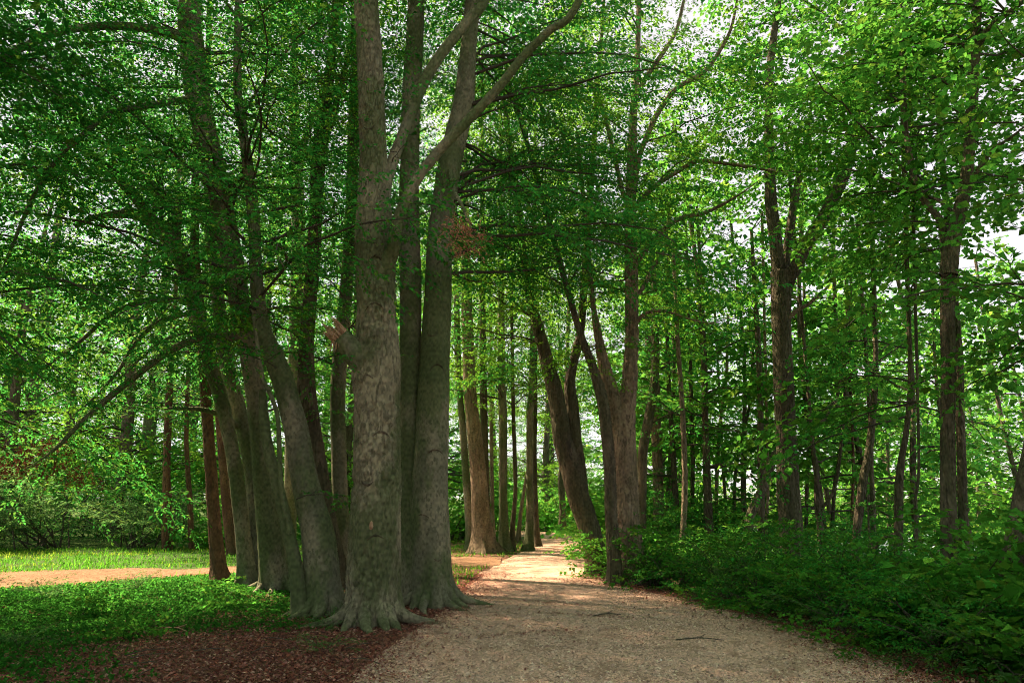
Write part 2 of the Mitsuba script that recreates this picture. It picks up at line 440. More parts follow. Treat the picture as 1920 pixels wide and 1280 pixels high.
def tree(kind, label, bark_, stems, crown=None, group=None, seed=1, leaf='beech', cat='tree', dressed=(), extra=None):
    """stems: (part, points, options). crown: how boughs grow from the stems. dressed: indices of stems that carry side shoots themselves."""
    g = np.random.default_rng(seed)
    colour = KIND_HUE.get(kind, HUE[leaf])
    key = free(kind)
    labels[key] = {'label': label, 'category': cat}
    if group:
        labels[key]['group'] = group
    sp = Sprays()
    for part, pts, o in stems:
        o = dict(o)
        b = o.pop('bark', bark_)
        if part == 'trunk':
            pts = foot(pts)
        elif part in ('limb', 'branch') and pts[-1][3] > 0.008:
            e, q = np.array(pts[-1]), np.array(pts[-2])
            d = (e - q)[:3] / (np.linalg.norm((e - q)[:3]) + 1e-9)
            pts = [list(p) for p in pts] + [[*(e[:3] + d * 12 * e[3] + [0, 0, 1.5 * e[3]]), e[3] * 0.55], [*(e[:3] + d * 26 * e[3] + [0, 0, 5 * e[3]]), 0.004]]
        put(part_key(key, part), stem_mesh(pts, seed=seed, **o), b)
    c = dict(n=0, h0=4.0, L=(2.0, 4.5), elev=(5, 45), droop=0.5, az=None, top=99, fine=99, size=0.46, gap=0.25, flat=0.25, every=0.28, hosts=None, keep=None, thin=1.0, side=0.55)
    c.update(crown or {})
    hosts = [catmull(s[1], 0.3) for i, s in enumerate(stems) if (c['hosts'] is None or i in c['hosts'])]
    pool = np.vstack(hosts) if hosts else np.zeros((0, 4))
    pool = pool[(pool[:, 2] > c['h0']) & (pool[:, 2] < c['top'])]
    if c['n'] and len(pool):
        lo, hi = pool[:, 2].min(), pool[:, 2].max()
        for k in range(c['n']):
            s = pool[g.integers(len(pool))]
            u = (s[2] - lo) / max(hi - lo, 0.1)
            az = math.radians(g.uniform(*c['az'])) if c['az'] else g.uniform(0, 2 * np.pi)
            L = g.uniform(*c['L']) * (1 - 0.45 * u)
            e = math.radians(g.uniform(*c['elev'])) + 0.5 * u
            line = bough(s[:3], az, e, L, g, c['droop'])
            r = min(0.006 + 0.0055 * L, s[3] * 0.8)
            sp.wood.append(tube(np.column_stack([line, np.linspace(r, 0.006, len(line))]), 6))
            dress(sp, line, r, g, size=c['size'], gap=c['gap'], flat=c['flat'], fine_z=c['fine'], every=c['every'], thin=c['thin'], side_len=c['side'])
    for x, y, z, az, L in c.get('sprigs', ()):
        line = bough((x, y, z), math.radians(az), 0.15, L, g, 0.5, n=6)
        sp.wood.append(tube(np.column_stack([line, np.linspace(0.008, 0.003, 6)]), 4))
        dress(sp, line, 0.01, g, size=0.34, gap=0.2, flat=0.2, every=0.16)
    for i in dressed:
        i, st, every = i if isinstance(i, tuple) else (i, 0.15, c['every'])
        line = catmull(stems[i][1], 0.3)[:, :3]
        dress(sp, line, 0.02, g, size=c['size'], gap=c['gap'], flat=c['flat'], every=every, start=st, side_len=c['side'] * 0.6, fine_z=c['fine'], thin=c['thin'])
    if sp.wood:
        put(part_key(key, 'branchwork'), join(sp.wood), 'twig_bark', smooth=True, kind='stuff')
    if sp.p:
        P, X, Z, S = sp.arrays()
        m = opened(P)
        if c['keep'] is not None:
            m &= c['keep'](P)
        v, f, col = leaf_arrays(P[m], X[m], Z[m], S[m], leaf, colour, g)
        N_LEAF[0] += len(v) // 4
        put(part_key(key, 'crown'), (v, f), 'leaf', smooth=False, color=col, kind='stuff')
    return key


BIG = dict(ds=0.06, sides=36, lump=0.06, crack=0.008, crack_f=(9, 5), flare=0.45, flare_h=0.2, lobes=7)
MID = dict(ds=0.12, sides=22, lump=0.06, flare=0.4, flare_h=0.18)
THIN = dict(ds=0.20, sides=12, lump=0.06, flare=0.15)
LIMB = dict(ds=0.08, sides=16, lump=0.06)
TWIG = dict(ds=0.12, sides=8, lump=0.04)

# ------------------------------------------------------------------ the old beech in front
t1 = [(-1.91,10.30,-0.04,0.381),(-1.92,10.30,0.39,0.363),(-1.94,10.30,1.17,0.361),(-1.94,10.30,1.91,0.337),(-1.97,10.30,2.83,0.328),(-2.01,10.30,3.63,0.349),(-2.04,10.30,4.28,0.298),(-2.09,10.30,4.96,0.298),(-2.13,10.30,5.65,0.302),(-2.19,10.30,6.63,0.228),(-2.27,10.30,7.84,0.211),(-2.37,10.30,9.02,0.203),(-2.45,10.30,9.83,0.197)]
la = [(-1.97,10.20,4.92,0.121),(-1.85,10.10,5.19,0.121),(-1.78,10.00,5.32,0.100),(-1.70,9.90,5.75,0.088),(-1.45,9.80,6.30,0.080),(-1.05,9.70,6.80,0.080),(-0.61,9.60,7.25,0.072),(-0.20,9.50,7.68,0.068),(0.18,9.40,8.15,0.064),(0.55,9.30,8.49,0.060),(0.98,9.20,8.88,0.056)]
lb = [(-2.09,10.30,5.73,0.166),(-2.07,10.38,6.17,0.143),(-2.03,10.45,6.56,0.111),(-1.95,10.53,6.97,0.095),(-1.74,10.60,7.69,0.093),(-1.50,10.68,8.51,0.095),(-1.17,10.75,9.19,0.092),(-0.71,10.83,9.91,0.089),(-0.46,10.90,10.36,0.085)]
st = [(-1.99,10.25,3.27,0.227),(-2.12,10.19,3.51,0.204),(-2.27,10.12,3.69,0.180),(-2.40,10.06,3.84,0.160),(-2.51,10.00,3.96,0.144)]
old = tree('beech_tree', 'old beech with cracked grey bark and a splintered broken limb stub beside the path', 'old_bark',
    [('trunk', t1, dict(ds=0.026, sides=150, lump=0.05, crack=0.034, crack_f=(15, 6.5), flare=0.42, lobes=8, flare_h=0.2)),
     ('leader', grow([t1[-2], t1[-1]], 20, (0.01, 0.03)), dict(LIMB, ds=0.15)),
     ('limb', grow(la, 14, (0.1, -0.1)), dict(LIMB, sides=24, bark='beech_bark')),
     ('limb', grow(lb, 17, (0.05, 0.05)), dict(LIMB, sides=24, bark='beech_bark')),
     ('broken_limb', st, dict(ds=0.04, sides=30, lump=0.07, bark='beech_bark'))],
    dict(n=34, h0=9.5, L=(3, 6), fine=11.5, hosts=[1, 2, 3], sprigs=[(*p, a, l) for p, a, l in (((-1.89,10.20,6.81), -70, 0.7), ((-1.81,10.20,6.99), 160, 0.8), ((-2.21,10.20,7.50), 200, 0.9))]), seed=3)
labels[old + '__broken_limb'] = {'label': 'broken limb stub with a pale splintered end'}
g = np.random.default_rng(5)
tip, back = np.array(st[-1][:3]), np.array(st[-3][:3])
axis = (tip - back) / np.linalg.norm(tip - back)
sx = np.cross(axis, [0, 1, 0])
sx /= np.linalg.norm(sx)
sy = np.cross(axis, sx)
for k in range(26):
    a = k * 2.4 + g.normal(0, 0.2)
    rad = 0.125 * math.sqrt((k + 0.6) / 26)
    out = sx * math.cos(a) + sy * math.sin(a)
    ln = g.uniform(0.14, 0.32) * (1.3 if k % 5 == 0 else 0.85)
    q0 = tip + out * rad - axis * 0.06
    lean = out * g.uniform(-0.01, 0.05) + sx * 0.02
    w = g.uniform(0.016, 0.030)
    pts = [(*q0, w), (*(q0 + axis * ln * 0.6 + lean * 0.4), w * 0.8), (*(q0 + axis * ln + lean), 0.003)]
    put(part_key(old, 'splinter'), tube(pts, 4), 'fresh_wood', smooth=False)
for k in range(4):
    q0 = tip + sx * (0.03 * k - 0.05) - axis * 0.02 + np.array([0, -0.05, -0.03])
    pts = [(*q0, 0.016), (*(q0 + axis * 0.06 + np.array([-0.01 * k, -0.02, -0.08])), 0.014), (*(q0 + axis * 0.05 + np.array([-0.02 * k, -0.03, -0.20 - 0.04 * (k % 2)])), 0.004)]
    put(part_key(old, 'splinter'), tube(pts, 4), 'fresh_wood', smooth=False)
labels[old + '__splinter'] = {'label': 'sharp orange splinter of torn wood'}


t2 = [(-1.24,11.90,0.01,0.341),(-1.31,11.90,0.44,0.331),(-1.34,11.90,1.10,0.322),(-1.36,11.90,1.70,0.308),(-1.35,11.90,2.30,0.285),(-1.34,11.90,3.20,0.271),(-1.32,11.90,4.12,0.253),(-1.30,11.90,5.27,0.235),(-1.28,11.90,6.27,0.225),(-1.14,11.90,7.62,0.215),(-0.92,11.90,8.81,0.199),(-0.85,11.90,9.70,0.162),(-0.80,11.90,10.51,0.149),(-0.77,11.90,11.10,0.145)]
t2b = [(-1.55,12.05,-0.01,0.233),(-1.61,12.05,0.59,0.227),(-1.65,12.05,1.26,0.203),(-1.70,12.05,2.31,0.180),(-1.76,12.05,3.68,0.185),(-1.80,12.05,5.12,0.190),(-1.86,12.05,6.22,0.193),(-1.90,12.05,7.48,0.178),(-1.91,12.05,8.90,0.177),(-1.89,12.05,10.04,0.170),(-1.88,12.05,11.22,0.162)]
beech2 = tree('beech_tree', 'smooth grey green beech with two stems, right behind the old cracked beech', 'beech_bark',
    [('trunk', grow(t2, 21), dict(BIG, flare=0.42, sides=48, lobes=5, flare_h=0.22)), ('stem', grow(foot(t2b), 20), dict(BIG, flare=0.3, lobes=4)),
     ('dead_branch', [(-1.12,11.70,7.41,0.043),(-0.99,11.31,6.82,0.037),(-0.83,10.93,6.41,0.031),(-0.74,10.54,6.06,0.021),(-0.62,10.15,5.69,0.012)], dict(TWIG))],
    dict(n=60, h0=4.4, L=(2.5, 6.0), elev=(-15, 40), droop=0.6, az=(-25, 110), fine=12.5, hosts=[0], top=16), seed=4)

def scar(owner, pts, z, phi, wide, rise, up=True, r=0.011, bark_='rough_bark'):
    """A raised, eyebrow-shaped branch scar lying on the bark."""
    c = catmull(pts, 0.05)
    i = int(np.argmin(np.abs(c[:, 2] - z)))
    w = np.linspace(-1, 1, 9)
    a = phi + w * wide / c[i, 3] * 0.5
    R_ = c[i, 3] * 1.0 + 0.004
    line = np.stack([c[i, 0] + R_ * np.sin(a), c[i, 1] - R_ * np.cos(a), z + (rise if up else -rise) * (1 - w**2), r * (1.1 - 0.9 * w**2)], -1)
    put(part_key(owner, 'branch_scar'), tube(line, 6), bark_)


def roots(owner, pts, angles, seed, bark_, reach=(0.35, 0.85), thick=0.085):
    g = np.random.default_rng(seed)
    x, y, r = pts[0][0], pts[0][1], pts[0][3]
    for a in angles:
        a = math.radians(a + g.uniform(-9, 9))
        L, k = g.uniform(*reach), g.uniform(-0.35, 0.35)
        line = []
        for u, z, w in ((-0.35, 0.34, 1.15), (0.0, 0.17, 1.1), (0.3, 0.065, 0.85), (0.65, 0.01, 0.6), (1.0, -0.05, 0.35)):
            b = a + k * max(u, 0)
            d = r * 0.95 + L * u if u > 0 else r * (0.95 + u)
            px_, py_ = x + math.cos(b) * d, y + math.sin(b) * d
            line.append((px_, py_, float(H(px_, py_)) + z, thick * w))
        put(part_key(owner, 'root'), stem_mesh(line, ds=0.05, sides=14, lump=0.12, seed=int(seed + a * 50), crack=0.008), bark_)


roots(old, t1, (-170, -142, -118, -92, -66, -40, -12), 31, 'old_bark')
roots(beech2, t2, (-150, -105, -70, -35, -5), 32, 'beech_bark', thick=0.075)
for z, phi, wide, rise, up in [(1.1, 0.25, 0.24, 0.07, True), (1.9, -0.2, 0.2, 0.06, False), (2.5, 0.35, 0.26, 0.08, True), (3.3, -0.3, 0.26, 0.09, True), (4.35, 0.1, 0.3, 0.12, True), (5.1, 0.2, 0.22, 0.1, True), (7.4, -0.1, 0.2, 0.08, False)]:
    scar(old, t1, z, phi, wide, rise, up, 0.016)
for z, phi, wide, rise, up in [(2.35, 0.35, 0.3, 0.09, True), (3.7, 0.3, 0.3, 0.16, True), (4.4, -0.2, 0.2, 0.05, False), (1.35, -0.3, 0.26, 0.06, True), (5.6, 0.4, 0.26, 0.10, True), (0.75, 0.5, 0.16, 0.05, False)]:
    scar(beech2, t2, z, phi, wide, rise, up)
wv = meshkit.fbm  # lumps on the torn patch
patch = np.array([[math.sin(b) * math.cos(a), math.sin(b) * math.sin(a), math.cos(b)] for b in np.linspace(0.05, 3.09, 9) for a in np.arange(12) * math.pi / 6])
cc = catmull(t1, 0.05)
ci = cc[int(np.argmin(np.abs(cc[:, 2] - 1.3)))]
pv = patch * [0.03, 0.03, 0.055] * (0.7 + 0.6 * wv(patch * 2.2, 2)[:, None]) + [ci[0] + 0.02, ci[1] - ci[3] - 0.005, 1.3]
put(old + '__wound', (pv, ring_faces(9, 12)[:, ::-1]), 'fresh_wood', label='small orange torn patch in the bark')

# ------------------------------------------------------------------ the leaning beeches on the left
t3 = [(-2.80,11.10,-0.03,0.285),(-2.85,11.13,0.36,0.272),(-2.96,11.17,1.06,0.253),(-3.16,11.20,1.69,0.215),(-3.30,11.23,2.18,0.197),(-3.43,11.27,2.69,0.187),(-3.58,11.30,3.12,0.180),(-3.74,11.33,3.56,0.174),(-3.94,11.37,3.97,0.162),(-4.13,11.40,4.33,0.146),(-4.28,11.43,4.94,0.117),(-4.40,11.47,5.71,0.105),(-4.48,11.50,6.31,0.102),(-4.65,11.53,7.23,0.099),(-4.86,11.57,8.18,0.082),(-5.05,11.60,9.17,0.074)]
s3 = [(-3.06,10.90,-0.02,0.117),(-3.23,10.92,0.76,0.099),(-3.39,10.93,1.30,0.088),(-3.57,10.95,1.85,0.089),(-3.74,10.97,2.33,0.086),(-3.86,10.98,2.83,0.071),(-3.93,11.00,3.33,0.055)]
v3 = [(-3.27,10.75,1.15,0.031),(-3.43,10.75,1.73,0.036),(-3.50,10.75,2.24,0.036),(-3.58,10.75,2.88,0.033),(-3.73,10.75,3.25,0.033),(-3.86,10.75,3.50,0.033),(-3.99,10.75,4.05,0.029),(-4.08,10.75,4.48,0.025)]
lean3 = tree('beech_tree', 'leaning grey beech with a slim pale stem and a creeper up its front', 'beech_bark',
    [('trunk', grow(t3, 19, (0.0, 0.05)), dict(BIG, flare=0.42, sides=48, flare_h=0.2)), ('stem', foot(s3), dict(LIMB, sides=20, flare=0.5, lobes=4)), ('creeper', v3, dict(TWIG))],
    dict(n=52, h0=4.6, L=(2.2, 5.0), elev=(-5, 40), fine=12, hosts=[0], droop=0.7, sprigs=[(*p, a, l) for p, a, l in (((-3.66,10.80,3.64), -100, 1.2), ((-4.03,10.80,3.94), 190, 1.3), ((-3.29,10.70,3.62), -25, 1.2), ((-3.20,10.70,1.65), 5, 0.75), ((-4.01,10.70,4.38), -60, 1.3), ((-4.17,10.70,5.26), -40, 1.5), ((-4.47,10.90,3.91), -150, 1.1))]), seed=5)

roots(lean3, t3, (-165, -120, -85, -45), 33, 'beech_bark', (0.25, 0.6), 0.07)
t4c = [(-4.37,13.80,-0.01,0.283),(-4.46,13.63,0.64,0.238),(-4.54,13.46,1.41,0.213),(-4.61,13.29,2.18,0.198),(-4.69,13.12,2.96,0.188),(-4.78,12.95,3.73,0.183),(-4.89,12.78,4.41,0.183),(-4.99,12.62,4.94,0.182),(-5.13,12.45,5.75,0.192),(-5.30,12.28,6.57,0.198),(-5.52,12.11,7.53,0.198),(-5.89,11.94,8.94,0.216),(-6.01,11.77,9.84,0.216),(-6.08,11.60,10.86,0.207)]
c1 = [(-4.87,12.70,4.57,0.089),(-5.04,12.51,4.53,0.073),(-5.26,12.32,4.49,0.067),(-5.55,12.13,4.42,0.066),(-5.88,11.94,4.18,0.060),(-6.14,11.75,3.87,0.059),(-6.42,11.56,3.50,0.053),(-6.68,11.37,3.13,0.048),(-6.86,11.18,2.80,0.038),(-7.00,10.99,2.47,0.029),(-7.07,10.80,2.28,0.016)]
a3 = [(-6.03,11.70,10.00,0.110),(-6.17,11.36,9.93,0.088),(-6.42,11.02,9.80,0.081),(-6.96,10.69,9.62,0.069),(-7.48,10.35,9.27,0.062),(-7.76,10.01,8.77,0.056),(-7.91,9.68,8.26,0.049),(-8.06,9.34,7.70,0.039),(-8.28,9.00,6.98,0.023)]
b3 = [(-5.92,11.90,8.94,0.090),(-6.11,11.64,8.76,0.068),(-6.64,11.38,8.49,0.057),(-7.02,11.11,8.18,0.051),(-7.23,10.85,7.66,0.045),(-7.42,10.59,7.10,0.039),(-7.51,10.33,6.36,0.034),(-7.44,10.06,5.80,0.028),(-7.36,9.80,5.20,0.020)]
dark = tree('beech_tree', 'dark leaning beech in the left clump, a long limb drooping to rust brown leaves', 'beech_bark',
    [('trunk', grow(t4c, 21, (0.05, 0.05)), dict(BIG, sides=44)), ('limb', c1, LIMB), ('limb', a3, LIMB), ('limb', b3, LIMB)],
    dict(n=56, h0=5.0, L=(2.5, 5.5), elev=(-5, 40), fine=13, hosts=[0], droop=0.7, sprigs=[(*p, a, l) for p, a, l in (((-5.03,11.90,5.87), -100, 1.5), ((-5.27,11.60,6.75), -60, 1.6), ((-5.46,11.40,7.67), -130, 1.6), ((-4.89,12.20,5.16), -80, 1.3))]), seed=6, dressed=[(1, 0.45, 0.3), 2, 3])

roots(dark, t4c, (-170, -130, -90, -50), 34, 'beech_bark', (0.25, 0.6), 0.065)
t4a = [(-5.12,14.40,0.01,0.207),(-5.24,14.31,0.79,0.151),(-5.35,14.22,1.50,0.142),(-5.49,14.14,2.32,0.137),(-5.69,14.05,3.16,0.138),(-5.87,13.96,3.79,0.139),(-6.02,13.88,4.20,0.139),(-6.16,13.79,4.73,0.144),(-6.36,13.70,5.37,0.150),(-6.56,13.61,6.03,0.156),(-6.81,13.53,6.61,0.178),(-7.08,13.44,6.96,0.151),(-7.32,13.35,7.15,0.129),(-7.61,13.26,7.23,0.102),(-7.94,13.18,7.19,0.075),(-8.28,13.09,7.08,0.053),(-8.58,13.00,6.86,0.037)]
f4 = [(-7.07,13.60,6.87,0.131),(-7.28,13.46,7.14,0.119),(-7.54,13.31,7.50,0.108),(-7.73,13.17,7.73,0.102),(-7.90,13.03,7.94,0.096),(-8.10,12.89,8.13,0.085),(-8.36,12.74,8.32,0.068),(-8.77,12.60,8.51,0.052)]
f5 = [(-6.94,13.70,6.83,0.110),(-6.97,13.73,7.47,0.094),(-7.17,13.76,7.70,0.089),(-7.34,13.79,7.88,0.084),(-7.74,13.81,8.27,0.073),(-8.07,13.84,8.53,0.068),(-8.53,13.87,8.91,0.057),(-8.98,13.90,9.22,0.046)]
b4 = [(-4.98,14.60,-0.01,0.237),(-5.06,14.60,0.98,0.203),(-5.23,14.60,2.02,0.184),(-5.47,14.60,2.89,0.170),(-5.71,14.60,3.55,0.161),(-5.94,14.60,4.22,0.157),(-6.11,14.60,4.80,0.147),(-6.26,14.60,5.50,0.137),(-6.42,14.60,6.33,0.127),(-6.62,14.60,7.44,0.123),(-6.81,14.60,8.71,0.102),(-6.97,14.60,9.89,0.085)]
d1 = [(-6.38,13.80,5.60,0.065),(-6.52,13.54,5.54,0.053),(-6.79,13.29,5.45,0.047),(-7.03,13.03,5.35,0.046),(-7.45,12.77,5.07,0.040),(-7.81,12.51,4.49,0.034),(-8.04,12.26,4.10,0.028),(-8.14,12.00,3.82,0.023)]
d2 = [(-6.39,13.90,5.31,0.060),(-6.52,13.68,5.27,0.054),(-6.97,13.47,5.05,0.047),(-7.25,13.25,4.58,0.041),(-7.36,13.03,4.05,0.035),(-7.45,12.82,3.71,0.029),(-7.56,12.60,3.39,0.024)]
d3 = [(-6.37,14.00,4.98,0.033),(-6.51,13.75,4.90,0.032),(-6.79,13.50,4.72,0.026),(-7.03,13.25,4.37,0.026),(-7.24,13.00,3.94,0.020)]
d4 = [(-5.58,14.40,3.09,0.071),(-5.81,14.20,3.28,0.065),(-6.17,14.00,3.39,0.048),(-6.60,13.80,3.39,0.037),(-6.87,13.60,3.37,0.026)]
tree('beech_tree', 'two stemmed beech at the left of the clump, arching far over to the left', 'beech_bark',
    [('trunk', t4a, dict(BIG, sides=30)), ('stem', grow(foot(b4), 15), dict(BIG, sides=30)), ('limb', f4, LIMB), ('limb', f5, LIMB),
     ('branch', d1, TWIG), ('branch', d2, TWIG), ('branch', d3, TWIG), ('branch', d4, TWIG)],
    dict(n=30, h0=5.2, L=(2.0, 4.5), elev=(-10, 40), droop=0.9, hosts=[0, 2, 3], every=0.30), seed=7, dressed=[(4, 0.45, 0.35), (5, 0.5, 0.35), (7, 0.3, 0.3), 2, 3])

# rust brown dead sprays hanging from the long limb and beside the second beech
def dead_spray(owner, spots, seed, size=0.3, hue=RUST):
    g = np.random.default_rng(seed)
    P = np.vstack([np.array(c) + g.normal(0, s, (n, 3)) * [1, 1, 0.8] for c, s, n in spots])
    X = g.normal(0, 0.5, P.shape) + [0, 0, -0.9]
    v, f, col = leaf_arrays(P, X, g.normal(0, 1, P.shape), np.full(len(P), size), 'beech', hue, g, 0.3, 0.1)
    put(part_key(owner, 'dead_leaves'), (v, f), 'dry_leaf', smooth=False, color=col, kind='stuff')


dead_spray(dark, [((-7.54,11.30,2.40), 0.22, 26), ((-7.79,11.20,2.27), 0.2, 14), ((-7.17,11.40,2.36), 0.16, 12), ((-6.95,11.40,2.07), 0.12, 16), ((-7.42,11.30,2.15), 0.15, 10)], 8)
dead_spray(beech2, [((-0.70,10.20,5.68), 0.14, 40), ((-0.86,10.25,5.79), 0.10, 18), ((-0.55,10.20,5.55), 0.10, 18), ((-0.78,10.20,5.50), 0.1, 14)], 9, 0.24, DEAD)

# ------------------------------------------------------------------ the rest of the left clump
t6 = [(-3.22,14.00,0.00,0.171),(-3.35,14.00,0.51,0.173),(-3.59,14.00,1.40,0.170),(-3.82,14.00,2.42,0.168),(-4.01,14.00,3.26,0.170),(-4.14,14.00,4.01,0.172),(-4.18,14.00,5.00,0.147),(-4.15,14.00,6.61,0.140),(-4.17,14.00,7.56,0.141),(-4.18,14.00,8.54,0.149),(-4.15,14.00,9.43,0.151),(-4.09,14.00,10.20,0.123),(-4.05,14.00,11.12,0.101)]
l6 = [(-4.17,14.00,8.79,0.092),(-4.09,14.00,9.23,0.093),(-3.94,14.00,9.81,0.082),(-3.84,14.00,10.33,0.071),(-3.76,14.00,10.66,0.059)]
tree('lime_tree', 'dark furrowed trunk between the leaning beech and the old cracked beech', 'rough_bark',
    [('trunk', grow(t6, 18), dict(MID, ds=0.05, sides=40, crack=0.014, crack_f=(24, 4))), ('limb', grow(l6, 15), LIMB)],
    dict(n=40, h0=4.2, L=(2, 4), fine=13), seed=10)
t7 = [(-3.24,14.50,-0.01,0.188),(-3.40,14.50,1.19,0.160),(-3.52,14.50,2.45,0.152),(-3.61,14.50,3.76,0.155),(-3.60,14.50,4.89,0.157),(-3.55,14.50,6.06,0.137),(-3.53,14.50,7.28,0.140),(-3.55,14.50,8.66,0.131),(-3.60,14.50,10.37,0.122)]
tree('beech_tree', 'slender smooth beech standing close behind the old cracked beech on its left', 'beech_bark',
    [('trunk', grow(t7, 19), dict(MID, sides=32))], dict(n=40, h0=4.2, L=(2, 4.5), fine=14, sprigs=[(*p, a, l) for p, a, l in (((-3.44,14.20,3.28), -100, 0.9), ((-3.49,14.20,4.15), 200, 1.4), ((-3.60,14.20,5.28), -60, 1.6))]), seed=11)
t8 = [(-5.61,18.50,0.15,0.168),(-5.76,18.50,3.49,0.168),(-5.85,18.50,6.08,0.173),(-5.93,18.50,8.20,0.184),(-6.02,18.50,9.78,0.180),(-6.20,18.50,11.42,0.153),(-6.33,18.50,12.78,0.140),(-6.40,18.50,13.64,0.125)]
l8 = [(-6.08,18.50,10.43,0.121),(-6.02,18.50,11.34,0.107),(-5.84,18.50,12.20,0.100),(-5.62,18.50,12.95,0.085),(-5.45,18.50,13.64,0.070)]
tree('beech_tree', 'pale forked beech rising behind the left clump, its fork high in the leaves', 'beech_bark',
    [('trunk', grow(t8, 21), MID), ('limb', grow(l8, 18), LIMB)], dict(n=34, h0=6, L=(2.5, 5), fine=18), seed=13)
t9 = [(-5.96,15.10,0.01,0.169),(-6.14,15.10,0.95,0.138),(-6.32,15.10,2.04,0.123),(-6.50,15.10,3.16,0.114),(-6.68,15.10,4.31,0.116),(-6.79,15.10,5.03,0.105),(-7.01,15.10,6.25,0.095),(-7.21,15.10,7.51,0.091)]
tree('pine_tree', 'straight red brown scaly trunk left of the leaning beeches', 'red_bark',
    [('trunk', grow(t9, 17), dict(MID, crack=0.01, crack_f=(20, 6)))], dict(n=16, h0=9, L=(2, 3.5), fine=14), seed=14)
for k, (pts, lab) in enumerate([
        ([(-8.59,22.60,0.04,0.181),(-8.77,22.60,0.77,0.166),(-8.96,22.60,1.74,0.150),(-9.18,22.60,3.06,0.144),(-9.42,22.60,4.59,0.137)], 'left one of two leaning red brown trunks behind the leaning beeches'),
        ([(-8.43,22.90,0.05,0.142),(-8.59,22.90,0.75,0.126),(-8.76,22.90,1.57,0.118),(-8.96,22.90,2.74,0.111)], 'right one of two leaning red brown trunks behind the leaning beeches'),
        ([(-11.33,24.00,-0.03,0.105),(-11.46,24.00,0.88,0.106),(-11.52,24.00,1.57,0.097),(-11.63,24.00,2.97,0.099),(-11.77,24.00,4.77,0.091)], 'thicker red brown trunk in the dark gap at the back of the lawn'),
        ([(-11.26,24.20,-0.05,0.070),(-11.36,24.20,0.88,0.071),(-11.47,24.20,1.74,0.063),(-11.62,24.20,2.80,0.054)], 'thinner red brown trunk in the dark gap at the back of the lawn'),
        ([(-10.69,24.50,-0.07,0.098),(-10.89,24.50,1.39,0.090),(-11.10,24.50,2.64,0.082),(-11.29,24.50,4.09,0.074)], 'dark thin trunk at the back of the lawn, right of the pair')]):
    tree('pine_tree', lab, 'red_bark', [('trunk', grow(pts, 12 + k), dict(THIN, ds=0.12, sides=16))],
         dict(n=16, h0=4.0, L=(2, 3.5), size=0.62, gap=0.36, every=0.5, fine=12), seed=20 + k)

# trees whose stems stand outside the picture: their boughs hang into it or shade the foreground
tree('beech_tree', 'beech outside the left edge, its boughs hanging into the upper left corner', 'beech_bark',
    [('trunk', [(-10.2, 10.6, -0.1, 0.34), (-10.1, 10.6, 3, 0.30), (-9.9, 10.5, 8, 0.25), (-9.8, 10.4, 14, 0.16), (-9.7, 10.2, 20, 0.04)], MID)],
    dict(n=96, h0=3.2, L=(3.0, 6.0), elev=(-10, 35), droop=0.8, fine=13, az=(-75, 75)), seed=30)
tree('beech_tree', 'beech outside the picture on the left, shading the foreground', 'beech_bark',
    [('trunk', [(-8.6, 5.4, -0.1, 0.34), (-8.5, 5.4, 4, 0.30), (-8.3, 5.5, 9, 0.24), (-8.0, 5.6, 20, 0.04)], MID)],
    dict(n=64, h0=6.5, L=(3.0, 6.0), fine=0, elev=(0, 40)), seed=31)
tree('beech_tree', 'beech outside the picture behind the viewpoint, shading the path', 'beech_bark',
    [('trunk', [(-3.2, -3.5, -0.1, 0.34), (-3.1, -3.4, 4, 0.30), (-2.8, -3.0, 9, 0.24), (-2.6, -2.6, 21, 0.04)], MID)],
    dict(n=44, h0=7.5, L=(3.5, 6.5), fine=0, elev=(0, 40)), seed=32)
tree('oak_tree', 'oak outside the picture on the right, shading the slope', 'rough_bark',
    [('trunk', [(8.6, 0.2, -1.2, 0.34), (8.5, 0.2, 4, 0.30), (8.2, 0.3, 9, 0.24), (8.0, 0.4, 20, 0.04)], MID)],
    dict(n=44, h0=5.5, L=(3.0, 6.0), fine=0, elev=(0, 40)), seed=33, leaf='maple')

